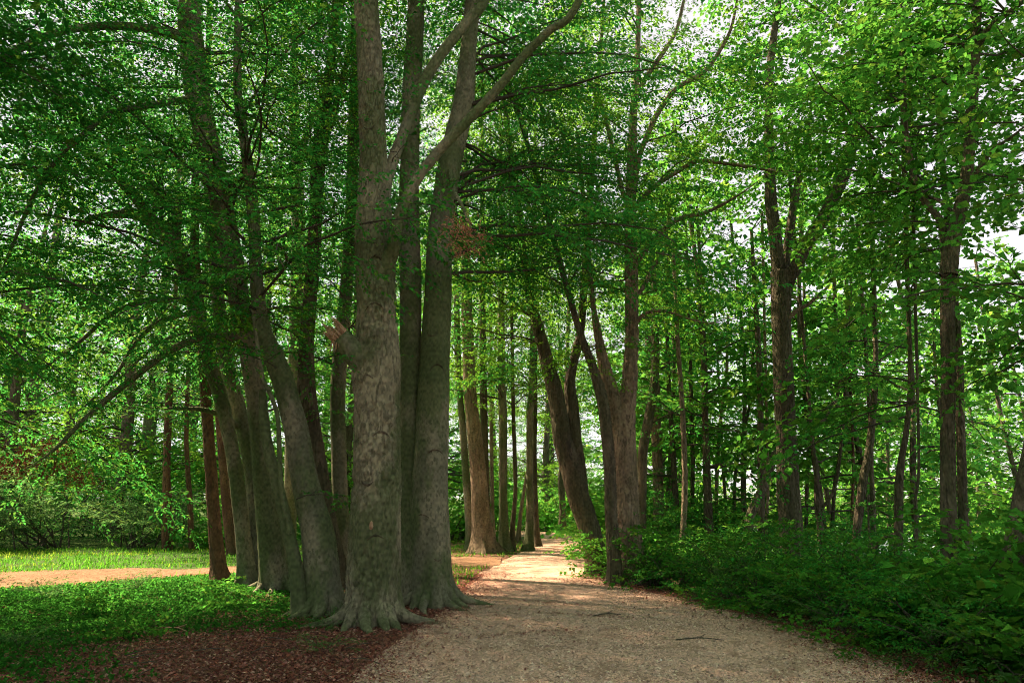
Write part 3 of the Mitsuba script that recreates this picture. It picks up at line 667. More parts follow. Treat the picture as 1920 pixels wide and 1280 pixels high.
# ------------------------------------------------------------------ trees round the bend of the path
ROW = [
    ([(-0.88,23.20,-0.02,0.388),(-0.97,23.20,0.91,0.306),(-1.05,23.20,1.91,0.275),(-1.16,23.20,3.10,0.252),(-1.30,23.20,4.31,0.229),(-1.40,23.20,5.20,0.213),(-1.47,23.20,6.65,0.198),(-1.55,23.20,8.33,0.182)], 'warm_bark', 'pale tan trunk, the thickest of those left of the path bend'),
    ([(-1.33,24.00,-0.01,0.157),(-1.45,24.00,1.40,0.133),(-1.56,24.00,2.62,0.125),(-1.67,24.00,4.04,0.118),(-1.79,24.00,5.14,0.110),(-1.90,24.00,6.82,0.112)], 'beech_bark', 'slim grey trunk just left of the thick pale tan trunk'),
    ([(-0.83,24.30,-0.05,0.159),(-0.90,24.30,2.27,0.135),(-0.98,24.30,4.81,0.129),(-1.03,24.30,6.89,0.122)], 'rough_bark', 'dark trunk just right of the thick pale tan trunk'),
    ([(-0.24,23.80,-0.00,0.216),(-0.28,23.80,1.23,0.149),(-0.30,23.80,2.61,0.142),(-0.31,23.80,4.38,0.144),(-0.35,23.80,5.48,0.137),(-0.37,23.80,6.97,0.129)], 'beech_bark', 'straight grey green trunk midway along the row left of the bend'),
    ([(0.03,24.00,-0.01,0.087),(0.02,24.00,0.71,0.079),(0.11,24.00,1.92,0.071),(0.09,24.00,3.15,0.072),(0.04,24.00,4.77,0.064)], 'rough_bark', 'thin curved dark trunk in the row left of the bend'),
    ([(0.52,24.00,-0.01,0.183),(0.58,24.00,0.88,0.132),(0.59,24.00,2.62,0.116),(0.60,24.00,4.41,0.109),(0.66,24.00,5.32,0.101),(0.71,24.00,6.82,0.093)], 'beech_bark', 'grey green trunk nearest the path in the row left of the bend'),
    ([(0.87,26.00,-0.01,0.123),(0.84,26.00,1.56,0.096),(0.82,26.00,3.27,0.088),(0.85,26.00,5.03,0.089)], 'rough_bark', 'dark trunk just behind the trunk nearest the path at the bend'),
    ([(-0.73,28.50,0.03,0.094),(-0.78,28.50,1.35,0.084),(-0.81,28.50,2.80,0.085),(-0.84,28.50,4.49,0.075)], 'warm_bark', 'thin pale trunk between the tan and the straight grey trunk'),
    ([(0.25,29.00,0.11,0.085),(0.38,29.00,1.34,0.075),(0.56,29.00,2.39,0.065),(0.70,29.00,3.46,0.054)], 'warm_bark', 'thin slanting pale trunk behind the row left of the bend'),
    ([(2.45,36.00,-0.09,0.197),(2.52,36.00,1.27,0.172),(2.46,36.00,2.57,0.160),(2.58,36.00,3.63,0.148),(2.72,36.00,5.24,0.136)], 'rough_bark', 'dark short trunk beyond the end of the path')]
for k, (pts, b, lab) in enumerate(ROW):
    tree('lime_tree' if b != 'beech_bark' else 'beech_tree', lab, b, [('trunk', grow(pts, 15 + (k * 37 % 5)), dict(THIN, ds=0.1, sides=20, flare=0.5))],
         dict(n=30, h0=4.6, L=(2, 4.2), size=0.66, gap=0.36, every=0.46, fine=99, elev=(-10, 40)), seed=40 + k)

# ------------------------------------------------------------------ trees on the right of the path
q1 = [(2.01,16.60,-0.10,0.275),(1.87,16.60,0.53,0.254),(1.74,16.60,1.06,0.249),(1.53,16.60,1.71,0.252),(1.36,16.60,2.32,0.235),(1.20,16.60,2.93,0.225),(1.11,16.60,3.56,0.201),(1.01,16.60,4.19,0.190),(0.87,16.60,4.71,0.172),(0.75,16.60,5.23,0.148),(0.58,16.60,5.89,0.130),(0.39,16.60,6.70,0.105)]
q1b = [(1.58,16.80,1.71,0.211),(1.54,16.80,2.45,0.194),(1.47,16.80,3.07,0.177),(1.43,16.80,3.83,0.166),(1.39,16.80,4.35,0.135),(1.46,16.80,4.74,0.116),(1.59,16.80,5.27,0.111),(1.71,16.80,5.94,0.098)]
lean = tree('lime_tree', 'forked trunk leaning left over the path, ivy round its foot', 'rough_bark',
    [('trunk', grow(q1, 14), dict(MID, ds=0.05, sides=40, crack=0.02, crack_f=(16, 4))), ('stem', grow(q1b, 15), dict(MID, flare=0, ds=0.05, sides=32, crack=0.012, crack_f=(18, 4)))],
    dict(n=60, h0=4.3, L=(2, 4.6), fine=14, elev=(-10, 35)), seed=60)
q2 = [(2.02,14.50,-0.05,0.146),(2.01,14.50,0.57,0.137),(1.98,14.50,1.39,0.123),(1.98,14.50,2.23,0.119),(1.95,14.50,2.88,0.120),(1.89,14.50,3.54,0.121),(1.73,14.50,4.21,0.100),(1.50,14.50,4.89,0.079),(1.36,14.50,5.36,0.068)]
tree('lime_tree', 'dark slanting trunk at the path edge, left of the pink lit double trunk', 'rough_bark',
    [('trunk', grow(q2, 12, (-0.1, 0)), dict(MID, ds=0.05, sides=36, crack=0.014, crack_f=(22, 5)))], dict(n=18, h0=5.4, L=(1.5, 3), fine=12), seed=61)
q3 = [(2.43,15.00,-0.03,0.357),(2.42,15.00,0.54,0.300),(2.38,15.00,1.17,0.264),(2.37,15.00,2.03,0.256),(2.37,15.00,2.81,0.248),(2.41,15.00,3.37,0.216),(2.49,15.00,3.83,0.177),(2.56,15.00,4.41,0.156),(2.62,15.00,5.24,0.146),(2.66,15.00,6.71,0.143),(2.69,15.00,7.99,0.133),(2.77,15.00,9.30,0.111),(2.87,15.00,10.67,0.088),(3.00,15.00,11.80,0.064)]
q3b = [(2.33,15.00,3.03,0.192),(2.22,15.00,3.49,0.182),(2.10,15.00,4.00,0.161),(2.01,15.00,4.41,0.133),(1.94,15.00,4.77,0.110),(1.87,15.00,5.24,0.082),(1.79,15.00,5.85,0.059)]
LIMBS3 = [
    [(2.72,15.00,7.99,0.067),(2.87,14.88,9.11,0.067),(2.99,14.75,9.51,0.061),(3.36,14.62,10.31,0.061),(3.79,14.50,10.84,0.055),(4.39,14.38,11.17,0.049),(4.75,14.25,11.64,0.043),(4.99,14.13,12.10,0.036),(5.11,14.00,12.63,0.030)],
    [(2.73,15.00,8.01,0.061),(3.14,14.80,8.48,0.054),(3.65,14.60,8.77,0.048),(4.09,14.40,8.96,0.047),(4.55,14.20,8.83,0.041),(5.46,14.00,8.57,0.034),(5.77,13.80,8.38,0.023)],
    [(2.69,15.00,6.71,0.072),(3.02,14.84,7.09,0.065),(3.30,14.68,7.41,0.059),(3.69,14.52,7.66,0.053),(4.18,14.36,7.72,0.041),(4.61,14.20,7.89,0.035)],
    [(2.67,15.00,8.05,0.061),(2.56,15.00,8.38,0.055),(2.35,15.00,9.51,0.056),(2.14,15.00,10.60,0.050),(1.90,15.00,11.23,0.044),(1.73,15.00,11.94,0.032)],
    [(2.85,15.00,10.67,0.063),(3.04,15.00,11.16,0.063),(3.38,15.00,11.73,0.057),(3.93,15.00,12.60,0.045),(4.17,15.00,13.41,0.039)],
    [(2.67,15.00,5.97,0.053),(2.93,15.15,6.26,0.048),(3.22,15.30,6.81,0.049),(3.52,15.45,7.25,0.043),(3.67,15.60,7.97,0.031)],
    [(2.62,15.00,5.24,0.047),(2.85,14.85,5.56,0.041),(3.22,14.70,5.62,0.035),(3.58,14.55,5.46,0.028),(3.82,14.40,5.33,0.022)]]
tree('lime_tree', 'double trunk with coarse pale bark, lit pinkish on its right side', 'warm_bark',
    [('trunk', grow(q3, 19), dict(BIG, crack=0.028, crack_f=(16, 6), sides=52, ds=0.05, flare=0.25)), ('stem', grow(q3b, 10), dict(MID, flare=0, ds=0.05, sides=40, crack=0.02, crack_f=(18, 6)))]
    + [('limb', p, TWIG) for p in LIMBS3],
    dict(n=60, h0=5.2, L=(1.6, 4.4), fine=16, hosts=[0], size=0.5, az=(-25, 205)), seed=62, dressed=[(i, 0.25, 0.32) for i in range(2, 9)])
q6 = [(5.94,15.60,-0.07,0.292),(5.95,15.60,0.49,0.261),(5.98,15.60,1.15,0.246),(5.98,15.60,1.82,0.237),(6.02,15.60,2.51,0.227),(6.05,15.60,3.44,0.219),(6.09,15.60,4.40,0.216),(6.14,15.60,5.39,0.212),(6.19,15.60,6.14,0.221),(6.24,15.60,6.79,0.235)]
q6a = [(6.20,15.60,6.59,0.173),(6.19,15.60,6.98,0.155),(6.17,15.60,7.70,0.150),(6.15,15.60,8.51,0.139),(6.20,15.60,9.61,0.116),(6.27,15.60,10.74,0.104),(6.38,15.60,11.91,0.093),(6.60,15.60,13.11,0.081),(6.79,15.60,14.04,0.068)]
q6b = [(6.35,15.80,6.72,0.106),(6.43,15.80,6.98,0.100),(6.56,15.80,7.65,0.101),(6.72,15.80,8.32,0.096),(6.93,15.80,9.15,0.084),(7.19,15.80,10.14,0.065)]
q6c = [(6.32,15.60,6.33,0.135),(6.40,15.49,6.62,0.135),(6.57,15.38,6.97,0.135),(6.86,15.27,7.51,0.141),(7.17,15.16,7.99,0.147),(7.41,15.05,8.47,0.147),(7.66,14.95,9.01,0.135),(7.83,14.84,9.62,0.123),(8.03,14.73,10.37,0.111),(8.19,14.62,11.13,0.099),(8.33,14.51,12.03,0.087),(8.44,14.40,13.08,0.075)]
q6d = [(6.20,15.50,5.61,0.061),(6.29,15.44,5.68,0.054),(6.47,15.38,5.83,0.048),(6.66,15.32,5.92,0.042),(6.91,15.26,6.14,0.036),(7.10,15.20,6.29,0.024)]
tree('oak_tree', 'tall grey trunk with fine upright furrows and a dark wide fork, right of the path', 'rough_bark',
    [('trunk', q6, dict(BIG, crack=0.012, crack_f=(30, 5), sides=52, ds=0.05, flare=0.2)), ('limb', grow(q6a, 20), LIMB), ('limb', q6b, LIMB), ('limb', grow(q6c, 20, (0.1, 0)), dict(LIMB, sides=24)),
     ('broken_branch', q6d, dict(TWIG, bark='warm_bark'))],
    dict(n=56, h0=9.0, L=(1.5, 3.8), fine=17, hosts=[1, 2, 3], flat=0.45, size=0.40, every=0.22, gap=0.20, thin=0.85, az=(15, 165)), seed=63, leaf='maple')
q5 = [(5.52,17.40,-0.06,0.113),(5.63,17.49,0.72,0.115),(5.76,17.58,1.21,0.110),(5.98,17.67,1.59,0.111),(6.19,17.76,1.91,0.105),(6.43,17.85,2.39,0.100),(6.67,17.95,2.80,0.094),(7.05,18.04,3.11,0.081),(7.45,18.13,3.02,0.061),(7.69,18.22,3.26,0.062),(7.98,18.31,3.52,0.055),(8.56,18.40,4.32,0.042)]
q5 = [(5.52,17.40,-0.06,0.113),(5.63,17.49,0.72,0.115),(5.76,17.58,1.21,0.110),(5.98,17.67,1.59,0.111),(6.19,17.76,1.91,0.105),(6.43,17.85,2.39,0.100),(6.67,17.95,2.80,0.094),(7.04,18.04,2.94,0.081),(7.42,18.13,3.05,0.068),(7.69,18.22,3.26,0.062),(7.98,18.31,3.52,0.055),(8.56,18.40,4.32,0.042)]
tree('maple_tree', 'dark curved young trunk bending right behind the furrowed grey trunk', 'rough_bark',
    [('trunk', grow(q5, 7), dict(THIN, ds=0.08, sides=16))], dict(n=14, h0=3.4, L=(1, 2.4)), seed=64, leaf='maple')
q10 = [(6.28,10.60,-0.22,0.192),(6.30,10.60,0.28,0.144),(6.32,10.60,0.86,0.119),(6.37,10.60,1.31,0.109),(6.44,10.60,1.92,0.102),(6.54,10.60,2.71,0.100),(6.66,10.60,3.52,0.102),(6.76,10.60,4.36,0.103),(6.87,10.60,5.05,0.109),(6.93,10.60,5.40,0.106),(7.00,10.60,5.67,0.076)]
q10a = [(6.89,10.60,5.32,0.093),(6.91,10.63,5.59,0.077),(6.92,10.65,5.88,0.064),(6.88,10.68,6.12,0.056),(6.73,10.71,6.36,0.052),(6.64,10.74,6.70,0.053),(6.62,10.76,6.95,0.049),(6.62,10.79,7.40,0.049),(6.63,10.82,7.76,0.050),(6.71,10.85,8.53,0.050),(6.81,10.87,9.48,0.047),(6.90,10.90,10.30,0.043)]
q10b = [(6.81,10.50,5.06,0.129),(6.87,10.47,5.40,0.121),(6.94,10.43,5.70,0.109),(7.03,10.40,6.00,0.101),(7.19,10.37,6.48,0.093),(7.31,10.33,7.11,0.085),(7.44,10.30,7.84,0.086),(7.60,10.27,8.79,0.083),(7.70,10.23,9.47,0.080),(7.78,10.20,9.95,0.076)]
q10c = [(7.59,10.30,8.67,0.061),(7.61,10.16,8.87,0.057),(7.67,10.02,9.01,0.052),(7.76,9.88,9.10,0.047),(8.03,9.74,9.29,0.038),(8.22,9.60,9.46,0.029)]
q10d = [(7.28,10.40,6.54,0.038),(7.42,10.27,6.80,0.034),(7.55,10.13,7.00,0.029),(7.71,10.00,7.10,0.021)]
tree('maple_tree', 'brown trunk forking high, nearest the right edge of the picture', 'rough_bark',
    [('trunk', q10, dict(BIG, crack=0.012, crack_f=(26, 6), sides=56, ds=0.045, flare=0.5)), ('limb', grow(q10a, 15), LIMB), ('limb', grow(q10b, 16), dict(LIMB, sides=24)), ('limb', q10c, LIMB), ('limb', q10d, TWIG)],
    dict(n=70, h0=5.4, L=(1.5, 3.6), fine=13, hosts=[1, 2, 3], flat=0.45, size=0.34, every=0.22, gap=0.19, thin=0.95, az=(20, 200)), seed=65, leaf='maple')
q11 = [(5.53,8.60,-0.49,0.156),(5.63,8.60,0.08,0.137),(5.76,8.60,0.66,0.118),(5.95,8.60,1.25,0.110),(6.28,8.60,2.19,0.103),(6.76,8.60,3.50,0.097),(7.31,8.60,4.91,0.090)]
tree('maple_tree', 'black looking trunk in the bottom right corner', 'rough_bark',
    [('trunk', grow(q11, 13), dict(BIG, sides=36, flare=0.4))],
    dict(n=44, h0=3.0, L=(1.5, 3.2), fine=12, flat=0.45, size=0.38, elev=(-20, 40), az=(-10, 240)), seed=66, leaf='maple')

WOOD = [
    ([(3.91,17.00,0.25,0.080),(3.98,17.00,0.86,0.068),(4.07,17.00,1.71,0.069),(4.11,17.00,2.58,0.064),(4.12,17.00,3.35,0.064),(4.12,17.00,4.12,0.058),(4.10,17.00,5.18,0.053),(4.10,17.00,6.27,0.047)], 'warm_bark', 'pale straight sapling in the shrubs right of the double trunk'),
    ([(3.33,19.00,0.64,0.153),(3.43,19.00,2.14,0.141),(3.51,19.00,2.98,0.128),(3.70,19.00,3.83,0.130),(3.87,19.00,4.71,0.116),(3.95,19.00,5.60,0.110),(3.98,19.00,6.51,0.104)], 'rough_bark', 'dark bent trunk just behind the double trunk on its right'),
    ([(4.53,22.50,0.37,0.181),(4.58,22.50,2.23,0.167),(4.59,22.50,3.56,0.161),(4.60,22.50,4.58,0.154),(4.63,22.50,5.62,0.138)], 'warm_bark', 'dim pale trunk behind the bent one, right of the double trunk'),
    ([(5.60,21.00,0.53,0.100),(5.67,21.00,1.73,0.093),(5.70,21.00,2.80,0.086),(5.76,21.00,4.06,0.080),(5.84,21.00,5.35,0.073),(5.87,21.00,7.02,0.066)], 'rough_bark', 'straight dark pole with pale sky on both sides of its foot'),
    ([(5.68,23.00,0.51,0.076),(5.75,23.00,1.74,0.068),(5.83,23.00,2.91,0.069),(5.86,23.00,4.29,0.070),(5.92,23.00,5.71,0.062)], 'rough_bark', 'thin pole left of the straight dark pole'),
    ([(6.72,24.00,0.46,0.070),(6.80,24.00,1.74,0.062),(6.94,24.00,3.15,0.063),(7.13,24.00,4.41,0.055),(7.41,24.00,5.88,0.055)], 'warm_bark', 'thin pale pole right of the straight dark pole'),
    ([(6.30,18.60,-0.02,0.108),(6.38,18.60,1.05,0.095),(6.45,18.60,2.13,0.090),(6.52,18.60,3.23,0.084),(6.60,18.60,4.35,0.078),(6.66,18.60,6.10,0.072)], 'rough_bark', 'dark pole crossing behind the curved young trunk'),
    ([(6.76,19.60,-0.01,0.043),(6.84,19.60,0.74,0.036),(6.91,19.60,1.44,0.036),(6.99,19.60,2.15,0.036)], 'warm_bark', 'very thin pale stem beside the dark pole'),
    ([(7.06,16.80,0.17,0.085),(7.11,16.80,0.99,0.074),(7.09,16.80,1.53,0.068),(7.14,16.80,2.33,0.050),(7.11,16.80,2.82,0.044),(7.12,16.80,3.71,0.038)], 'rough_bark', 'young tree with a narrow V fork right of the furrowed trunk'),
    ([(7.31,15.80,0.09,0.103),(7.46,15.80,0.92,0.092),(7.59,15.80,1.48,0.093),(7.76,15.80,2.17,0.088),(7.91,15.80,2.63,0.083),(8.09,15.80,3.46,0.072),(8.30,15.80,4.68,0.061)], 'rough_bark', 'dark trunk leaning right, left of the far right pair'),
    ([(9.28,20.00,0.52,0.044),(9.36,20.00,1.15,0.044),(9.43,20.00,1.65,0.037),(9.57,20.00,2.75,0.037)], 'red_bark', 'thin reddish stem just left of the dark trunk leaning right'),
    ([(8.86,18.00,0.06,0.065),(8.92,18.00,0.82,0.059),(8.98,18.00,1.46,0.060),(9.04,18.00,2.37,0.054),(9.14,18.00,3.44,0.054)], 'rough_bark', 'thin dark pole right of the dark trunk leaning right'),
    ([(6.93,13.40,-0.17,0.091),(7.04,13.40,0.56,0.078),(7.12,13.40,1.22,0.079),(7.22,13.40,1.94,0.075),(7.32,13.40,2.39,0.060),(7.49,13.40,2.99,0.051),(7.68,13.40,4.01,0.041)], 'rough_bark', 'dark straight trunk left of the brown forking trunk'),
    ([(6.78,12.40,0.05,0.036),(6.83,12.40,0.56,0.031),(6.87,12.40,1.08,0.027),(6.92,12.40,1.61,0.023),(7.07,12.40,2.33,0.023)], 'rough_bark', 'slender black sapling between the dark straight and the brown trunk'),
    ([(8.35,13.60,0.17,0.088),(8.44,13.60,1.21,0.085),(8.55,13.60,2.20,0.081),(8.66,13.60,3.21,0.077),(8.81,13.60,4.58,0.074)], 'rough_bark', 'dark trunk close behind the brown forking trunk on its right'),
    ([(6.96,23.00,0.26,0.067),(7.05,23.00,1.41,0.059),(7.20,23.00,2.57,0.051),(7.48,23.00,3.60,0.052),(7.78,23.00,4.64,0.044)], 'rough_bark', 'thin leaning pole left of the curved young trunk'),
    ([(7.63,26.00,0.27,0.066),(7.68,26.00,1.37,0.057),(7.67,26.00,2.70,0.058),(7.70,26.00,4.24,0.049)], 'rough_bark', 'thinnest straight pole in the group left of the curved trunk'),
    ([(9.17,21.00,0.24,0.061),(9.30,21.00,1.28,0.054),(9.46,21.00,2.19,0.055),(9.74,21.00,3.12,0.047),(10.06,21.00,4.38,0.048)], 'rough_bark', 'thin pole leaning right behind the V forked young tree'),
    ([(9.25,23.00,0.18,0.067),(9.36,23.00,1.41,0.059),(9.50,23.00,2.57,0.060),(9.66,23.00,3.94,0.052)], 'rough_bark', 'thin pole showing just right of the furrowed grey trunk'),
    ([(5.33,25.00,0.32,0.073),(5.40,25.00,1.75,0.065),(5.53,25.00,3.02,0.065),(5.71,25.00,4.33,0.057)], 'rough_bark', 'thin dark pole between the double trunk and the pale sapling')]
for k, (pts, b, lab) in enumerate(WOOD):
    i = tree('maple_tree', lab, b, [('trunk', grow(pts, 8 + (k * 31 % 5)), dict(THIN, ds=0.1, sides=16, flare=0.15, lump=0.1))]
             + ([('limb', [(7.14,16.80,1.41,0.043),(7.34,16.70,1.65,0.037),(7.50,16.60,2.07,0.037),(7.60,16.50,2.68,0.037),(7.73,16.40,3.53,0.031)], TWIG)] if k == 8 else [])
             + ([('limb', [(7.08,13.40,1.03,0.039),(6.94,13.48,0.98,0.034),(6.80,13.56,0.88,0.030),(6.73,13.64,0.73,0.025),(6.72,13.72,1.02,0.020),(6.78,13.80,1.41,0.015)], TWIG)] if k == 12 else []),
             dict(n=16, h0=3.0, L=(1.2, 3.0), az=(-5, 185), elev=(-15, 35), size=0.55, gap=0.32, every=0.42, flat=0.35, fine=12, hosts=[0]), seed=70 + k, leaf='maple' if k % 3 else 'beech')

# ------------------------------------------------------------------ shrubs
def shrub(kind, label, x, y, width, height, n, seed, group=None, leaf='maple', size=0.40, elev=(25, 80), every=0.2, droop=0.7, gap=0.2, cat='shrub', stem_r=0.012, thin=1.0, flat=0.28):
    g = np.random.default_rng(seed)
    colour = HUE[leaf]
    key = free(kind)
    labels[key] = {'label': label, 'category': cat}
    if group:
        labels[key]['group'] = group
    sp, z = Sprays(), float(H(x, y))
    stems = []
    for k in range(n):
        az = g.uniform(0, 6.283)
        e = math.radians(g.uniform(*elev))
        reach = min(height * 1.25 / max(math.sin(e), 0.25), width * 0.75 / max(math.cos(e), 0.25)) * g.uniform(0.7, 1.05)
        line = bough((x + g.normal(0, 0.10 * width), y + g.normal(0, 0.10 * width), z - 0.05), az, e, reach, g, droop, n=8)
        stems.append(tube(np.column_stack([line, np.linspace(stem_r, stem_r * 0.3, len(line))]), 5))
        dress(sp, line, 0.01, g, size=size, gap=gap, every=every, start=0.22, flat=flat, twig_r=0.006, wood=k % 2 == 0, thin=thin)
    put(part_key(key, 'stems'), join(stems + sp.wood), 'twig_bark', kind='stuff')
    P, X, Z, S = sp.arrays()
    m = (P[:, 2] > H(P[:, 0], P[:, 1]) + 0.03) & (np.linalg.norm(P - EYE, axis=1) > 2.6)
    v, f, col = leaf_arrays(P[m], X[m], Z[m], S[m], leaf, colour, g)
    N_LEAF[0] += len(v) // 4
    put(part_key(key, 'foliage'), (v, f), 'leaf', smooth=False, color=col, kind='stuff')
    return key


g = np.random.default_rng(77)
EDGE = [(y, d) for y in np.arange(6.6, 16.5, 0.62) for d in (0.55, 1.5)]
for k, (y, d) in enumerate(EDGE):
    x = float(right_edge(y)) + d + g.uniform(-0.1, 0.35)
    y = y + g.uniform(-0.25, 0.25)
    if d < 1 and 13.7 < y < 15.0:
        continue
    h = (0.68 if d < 1 else 1.25) * g.uniform(0.75, 1.3)
    shrub('shrub', 'low dark leafy shrub in the undergrowth along the right edge of the gravel path', x, y, 0.9 + 0.3 * (d > 1), h, 9, 200 + k, 'undergrowth shrubs along the right edge of the path',
          leaf='slim' if k % 6 == 2 else 'beech' if k % 3 else 'maple', size=0.30, every=0.16, gap=0.17, elev=(20, 75))
for k in range(40):
    y = g.uniform(8.5, 24)
    x = float(right_edge(y)) + g.uniform(2.4, 9.5)
    if x > 12.5 or x / y > 0.86:
        continue
    shrub('shrub', 'taller leafy shrub in the wood on the slope right of the path', x, y, g.uniform(1.4, 2.3), g.uniform(0.9, 1.9) + 0.09 * max(y - 13, 0), 10, 300 + k, 'shrubs in the wood right of the path',
          leaf='maple' if k % 3 == 0 else 'beech', size=0.42, every=0.26, gap=0.25, elev=(25, 80))
for k, (x, y, w, h) in enumerate([(5.9, 7.2, 1.6, 1.5), (6.9, 9.2, 1.8, 1.9), (5.3, 8.4, 1.3, 1.1), (7.6, 10.6, 1.8, 2.2)]):
    shrub('shrub', ['tall dark shrub nearest the bottom right corner', 'dark shrub with flat sprays beside the brown forking trunk', 'dark shrub between the path edge and the corner shrub', 'dark shrub behind the brown forking trunk'][k],
          x, y, w, h, 13, 360 + k, leaf='maple', size=0.42, elev=(30, 85))
shrub('ivy', 'ivy thicket round the foot of the forked leaning trunk', 2.15, 16.0, 0.7, 1.0, 26, 380, leaf='maple', size=0.26, elev=(40, 88), droop=1.4, cat='ivy')
shrub('ivy', 'ivy and seedlings round the foot of the double trunk', 2.75, 14.5, 0.8, 0.8, 22, 381, leaf='maple', size=0.28, elev=(30, 85), droop=1.2, cat='ivy')
shrub('shrub', 'bright yellow green seedling with flat sprays in front of the curved trunk', 4.9, 15.4, 1.3, 1.1, 8, 382, leaf='maple', size=0.4, elev=(20, 50))

BACK = [(-20.5, 24.6, 5.0, 2.6, 'slim', 'wide silvery bush lit by the sun at the far left behind the lawn'),
        (-16.2, 25.4, 4.2, 2.9, 'slim', 'tall silvery bush at the back of the lawn, right of the wide one'),
        (-13.2, 25.6, 3.4, 1.9, 'slim', 'dark bush at the back of the lawn left of the brown trunks'),
        (-9.6, 25.8, 2.6, 1.2, 'maple', 'low bush at the back of the lawn behind the scaly brown trunk'),
        (-24.5, 26.0, 5.0, 3.4, 'beech', 'yellow green bush at the far left edge behind the lawn'),
        (-6.6, 28.0, 3.0, 1.8, 'beech', 'green bush glimpsed between the trunks of the left clump'),
        (-14.6, 31.5, 3.6, 3.2, 'beech', 'tall bush in the shade behind the thin brown trunks of the lawn'),
        (-11.0, 33.0, 3.6, 3.2, 'maple', 'tall bush in the shade right behind the scaly brown trunk'),
        (-18.5, 32.5, 3.8, 3.4, 'beech', 'tall green bush behind the tall silvery bush'),
        (-7.6, 35.5, 3.6, 3.2, 'beech', 'tall bush far behind the leaning beeches'),
        (-2.6, 30.5, 3.2, 2.0, 'maple', 'green bush beyond the grass left of the path bend'),
        (-0.6, 38.5, 3.0, 2.2, 'beech', 'green hedge bush left of the end of the path'),
        (2.0, 40.5, 3.4, 2.4, 'maple', 'green hedge bush straight beyond the end of the path'),
        (4.8, 37.5, 3.2, 2.2, 'maple', 'green hedge bush right of the end of the path'),
        (4.6, 31.0, 2.4, 1.8, 'maple', 'bush right of the path just before the bend'),
        (4.1, 25.5, 2.2, 1.6, 'maple', 'dark bush right of the path beyond the leaning trunk'),
        (3.6, 20.8, 1.8, 1.4, 'maple', 'dark bush right of the path behind the double trunk')]
for k, (x, y, w, h, leaf, lab) in enumerate(BACK):
    shrub('bush', lab, x, y, w, h, 19, 400 + k, leaf=leaf, size=0.62, every=0.30, gap=0.32, elev=(15, 85), cat='bush', stem_r=0.03)

# ------------------------------------------------------------------ trees farther back, four patterns turned and scaled
PATTERN = {}


def pattern(name, seed, height, spread, h0, n, leaf, size, colour, bark_, r):
    g = np.random.default_rng(seed)
    pts = [(0, 0, -0.3, r * 1.15), (0.05, 0, height * 0.25, r), (g.normal(0, 0.2), g.normal(0, 0.2), height * 0.6, r * 0.7), (g.normal(0, 0.3), g.normal(0, 0.3), height, 0.05)]
    sp = Sprays()
    trunk = stem_mesh(pts, ds=0.4, sides=12, lump=0.08, seed=seed, flare=0.3)
    c = catmull(pts, 0.3)
    c = c[c[:, 2] > h0]
    for k in range(n):
        s = c[g.integers(len(c))]
        u = (s[2] - h0) / (height - h0)
        L = spread * g.uniform(0.55, 1.1) * (1 - 0.65 * u)
        line = bough(s[:3], g.uniform(0, 6.283), math.radians(g.uniform(-8, 40)) + 0.4 * u, L, g, 0.6, n=7)
        rr = 0.012 + 0.010 * L
        sp.wood.append(tube(np.column_stack([line, np.linspace(rr, 0.008, 7)]), 4))
        dress(sp, line, rr, g, size=size, gap=size * 0.62, every=size * 0.85, flat=0.4, wood=False, side_len=0.45)
    P, X, Z, S = sp.arrays()
    v, f, col = leaf_arrays(P, X, Z, S, leaf, colour, g)
    PATTERN[name] = [('trunk', mikit.ply(trunk, bark_, smooth=True)), ('branchwork', mikit.ply(join(sp.wood), 'twig_bark', smooth=True)), ('crown', mikit.ply((v, f), 'leaf', color=col))]
    N_LEAF[0] += len(v) // 4


pattern('gold', 500, 15, 4.8, 0.9, 76, 'beech', 0.85, LINDEN, 'rough_bark', 0.22)
pattern('fresh', 501, 17, 4.8, 1.6, 70, 'maple', 0.80, MAPLE, 'rough_bark', 0.24)
pattern('deep', 502, 21, 5.0, 1.8, 84, 'beech', 0.9, BEECH, 'beech_bark', 0.28)
pattern('slender', 503, 13, 2.6, 2.6, 34, 'maple', 0.70, MAPLE, 'rough_bark', 0.09)


def far_tree(kind, name, x, y, s, rot, label=None, group=None):
    key = free(kind)
    m = T4().translate([x, y, float(H(x, y))]).rotate([0, 0, 1], rot).scale([s, s, s])
    for part, d in PATTERN[name]:
        scene[f'{key}__{part}'] = {**d, 'to_world': m}
        if part != 'trunk':
            labels[f'{key}__{part}'] = {'kind': 'stuff'}
    labels[key] = {'label': label, 'category': 'tree'}
    if group:
        labels[key]['group'] = group


g = np.random.default_rng(88)
for k, (x, y, s, p) in enumerate([(-27, 29, 1.0, 'gold'), (-21.5, 30.5, 1.05, 'gold'), (-16, 29.5, 1.1, 'gold'), (-11.2, 30.5, 1.0, 'fresh'), (-31, 33, 1.2, 'deep'), (-24, 35, 1.1, 'deep'), (-18, 35, 1.1, 'deep'), (-7.5, 32.5, 0.95, 'gold'), (-13, 36, 1.05, 'deep'), (-8, 38, 1.1, 'deep')]):
    far_tree('tree', p, x, y, s, g.uniform(0, 360), 'leafy tree at the back of the sunlit lawn on the left', 'trees behind the lawn')
for k, (x, y, s, p) in enumerate([(-4.2, 35, 1.0, 'fresh'), (-8, 39, 1.15, 'deep'), (-2.6, 52, 1.1, 'gold'), (2.6, 55, 1.15, 'gold'), (-9, 53, 1.1, 'gold'), (-6, 47, 1.2, 'gold'), (6.3, 31, 0.85, 'fresh'), (-13, 42, 1.2, 'gold')]):
    far_tree('tree', p, x, y, s, g.uniform(0, 360), 'leafy tree in the background beyond the bend of the path', 'trees beyond the bend of the path')
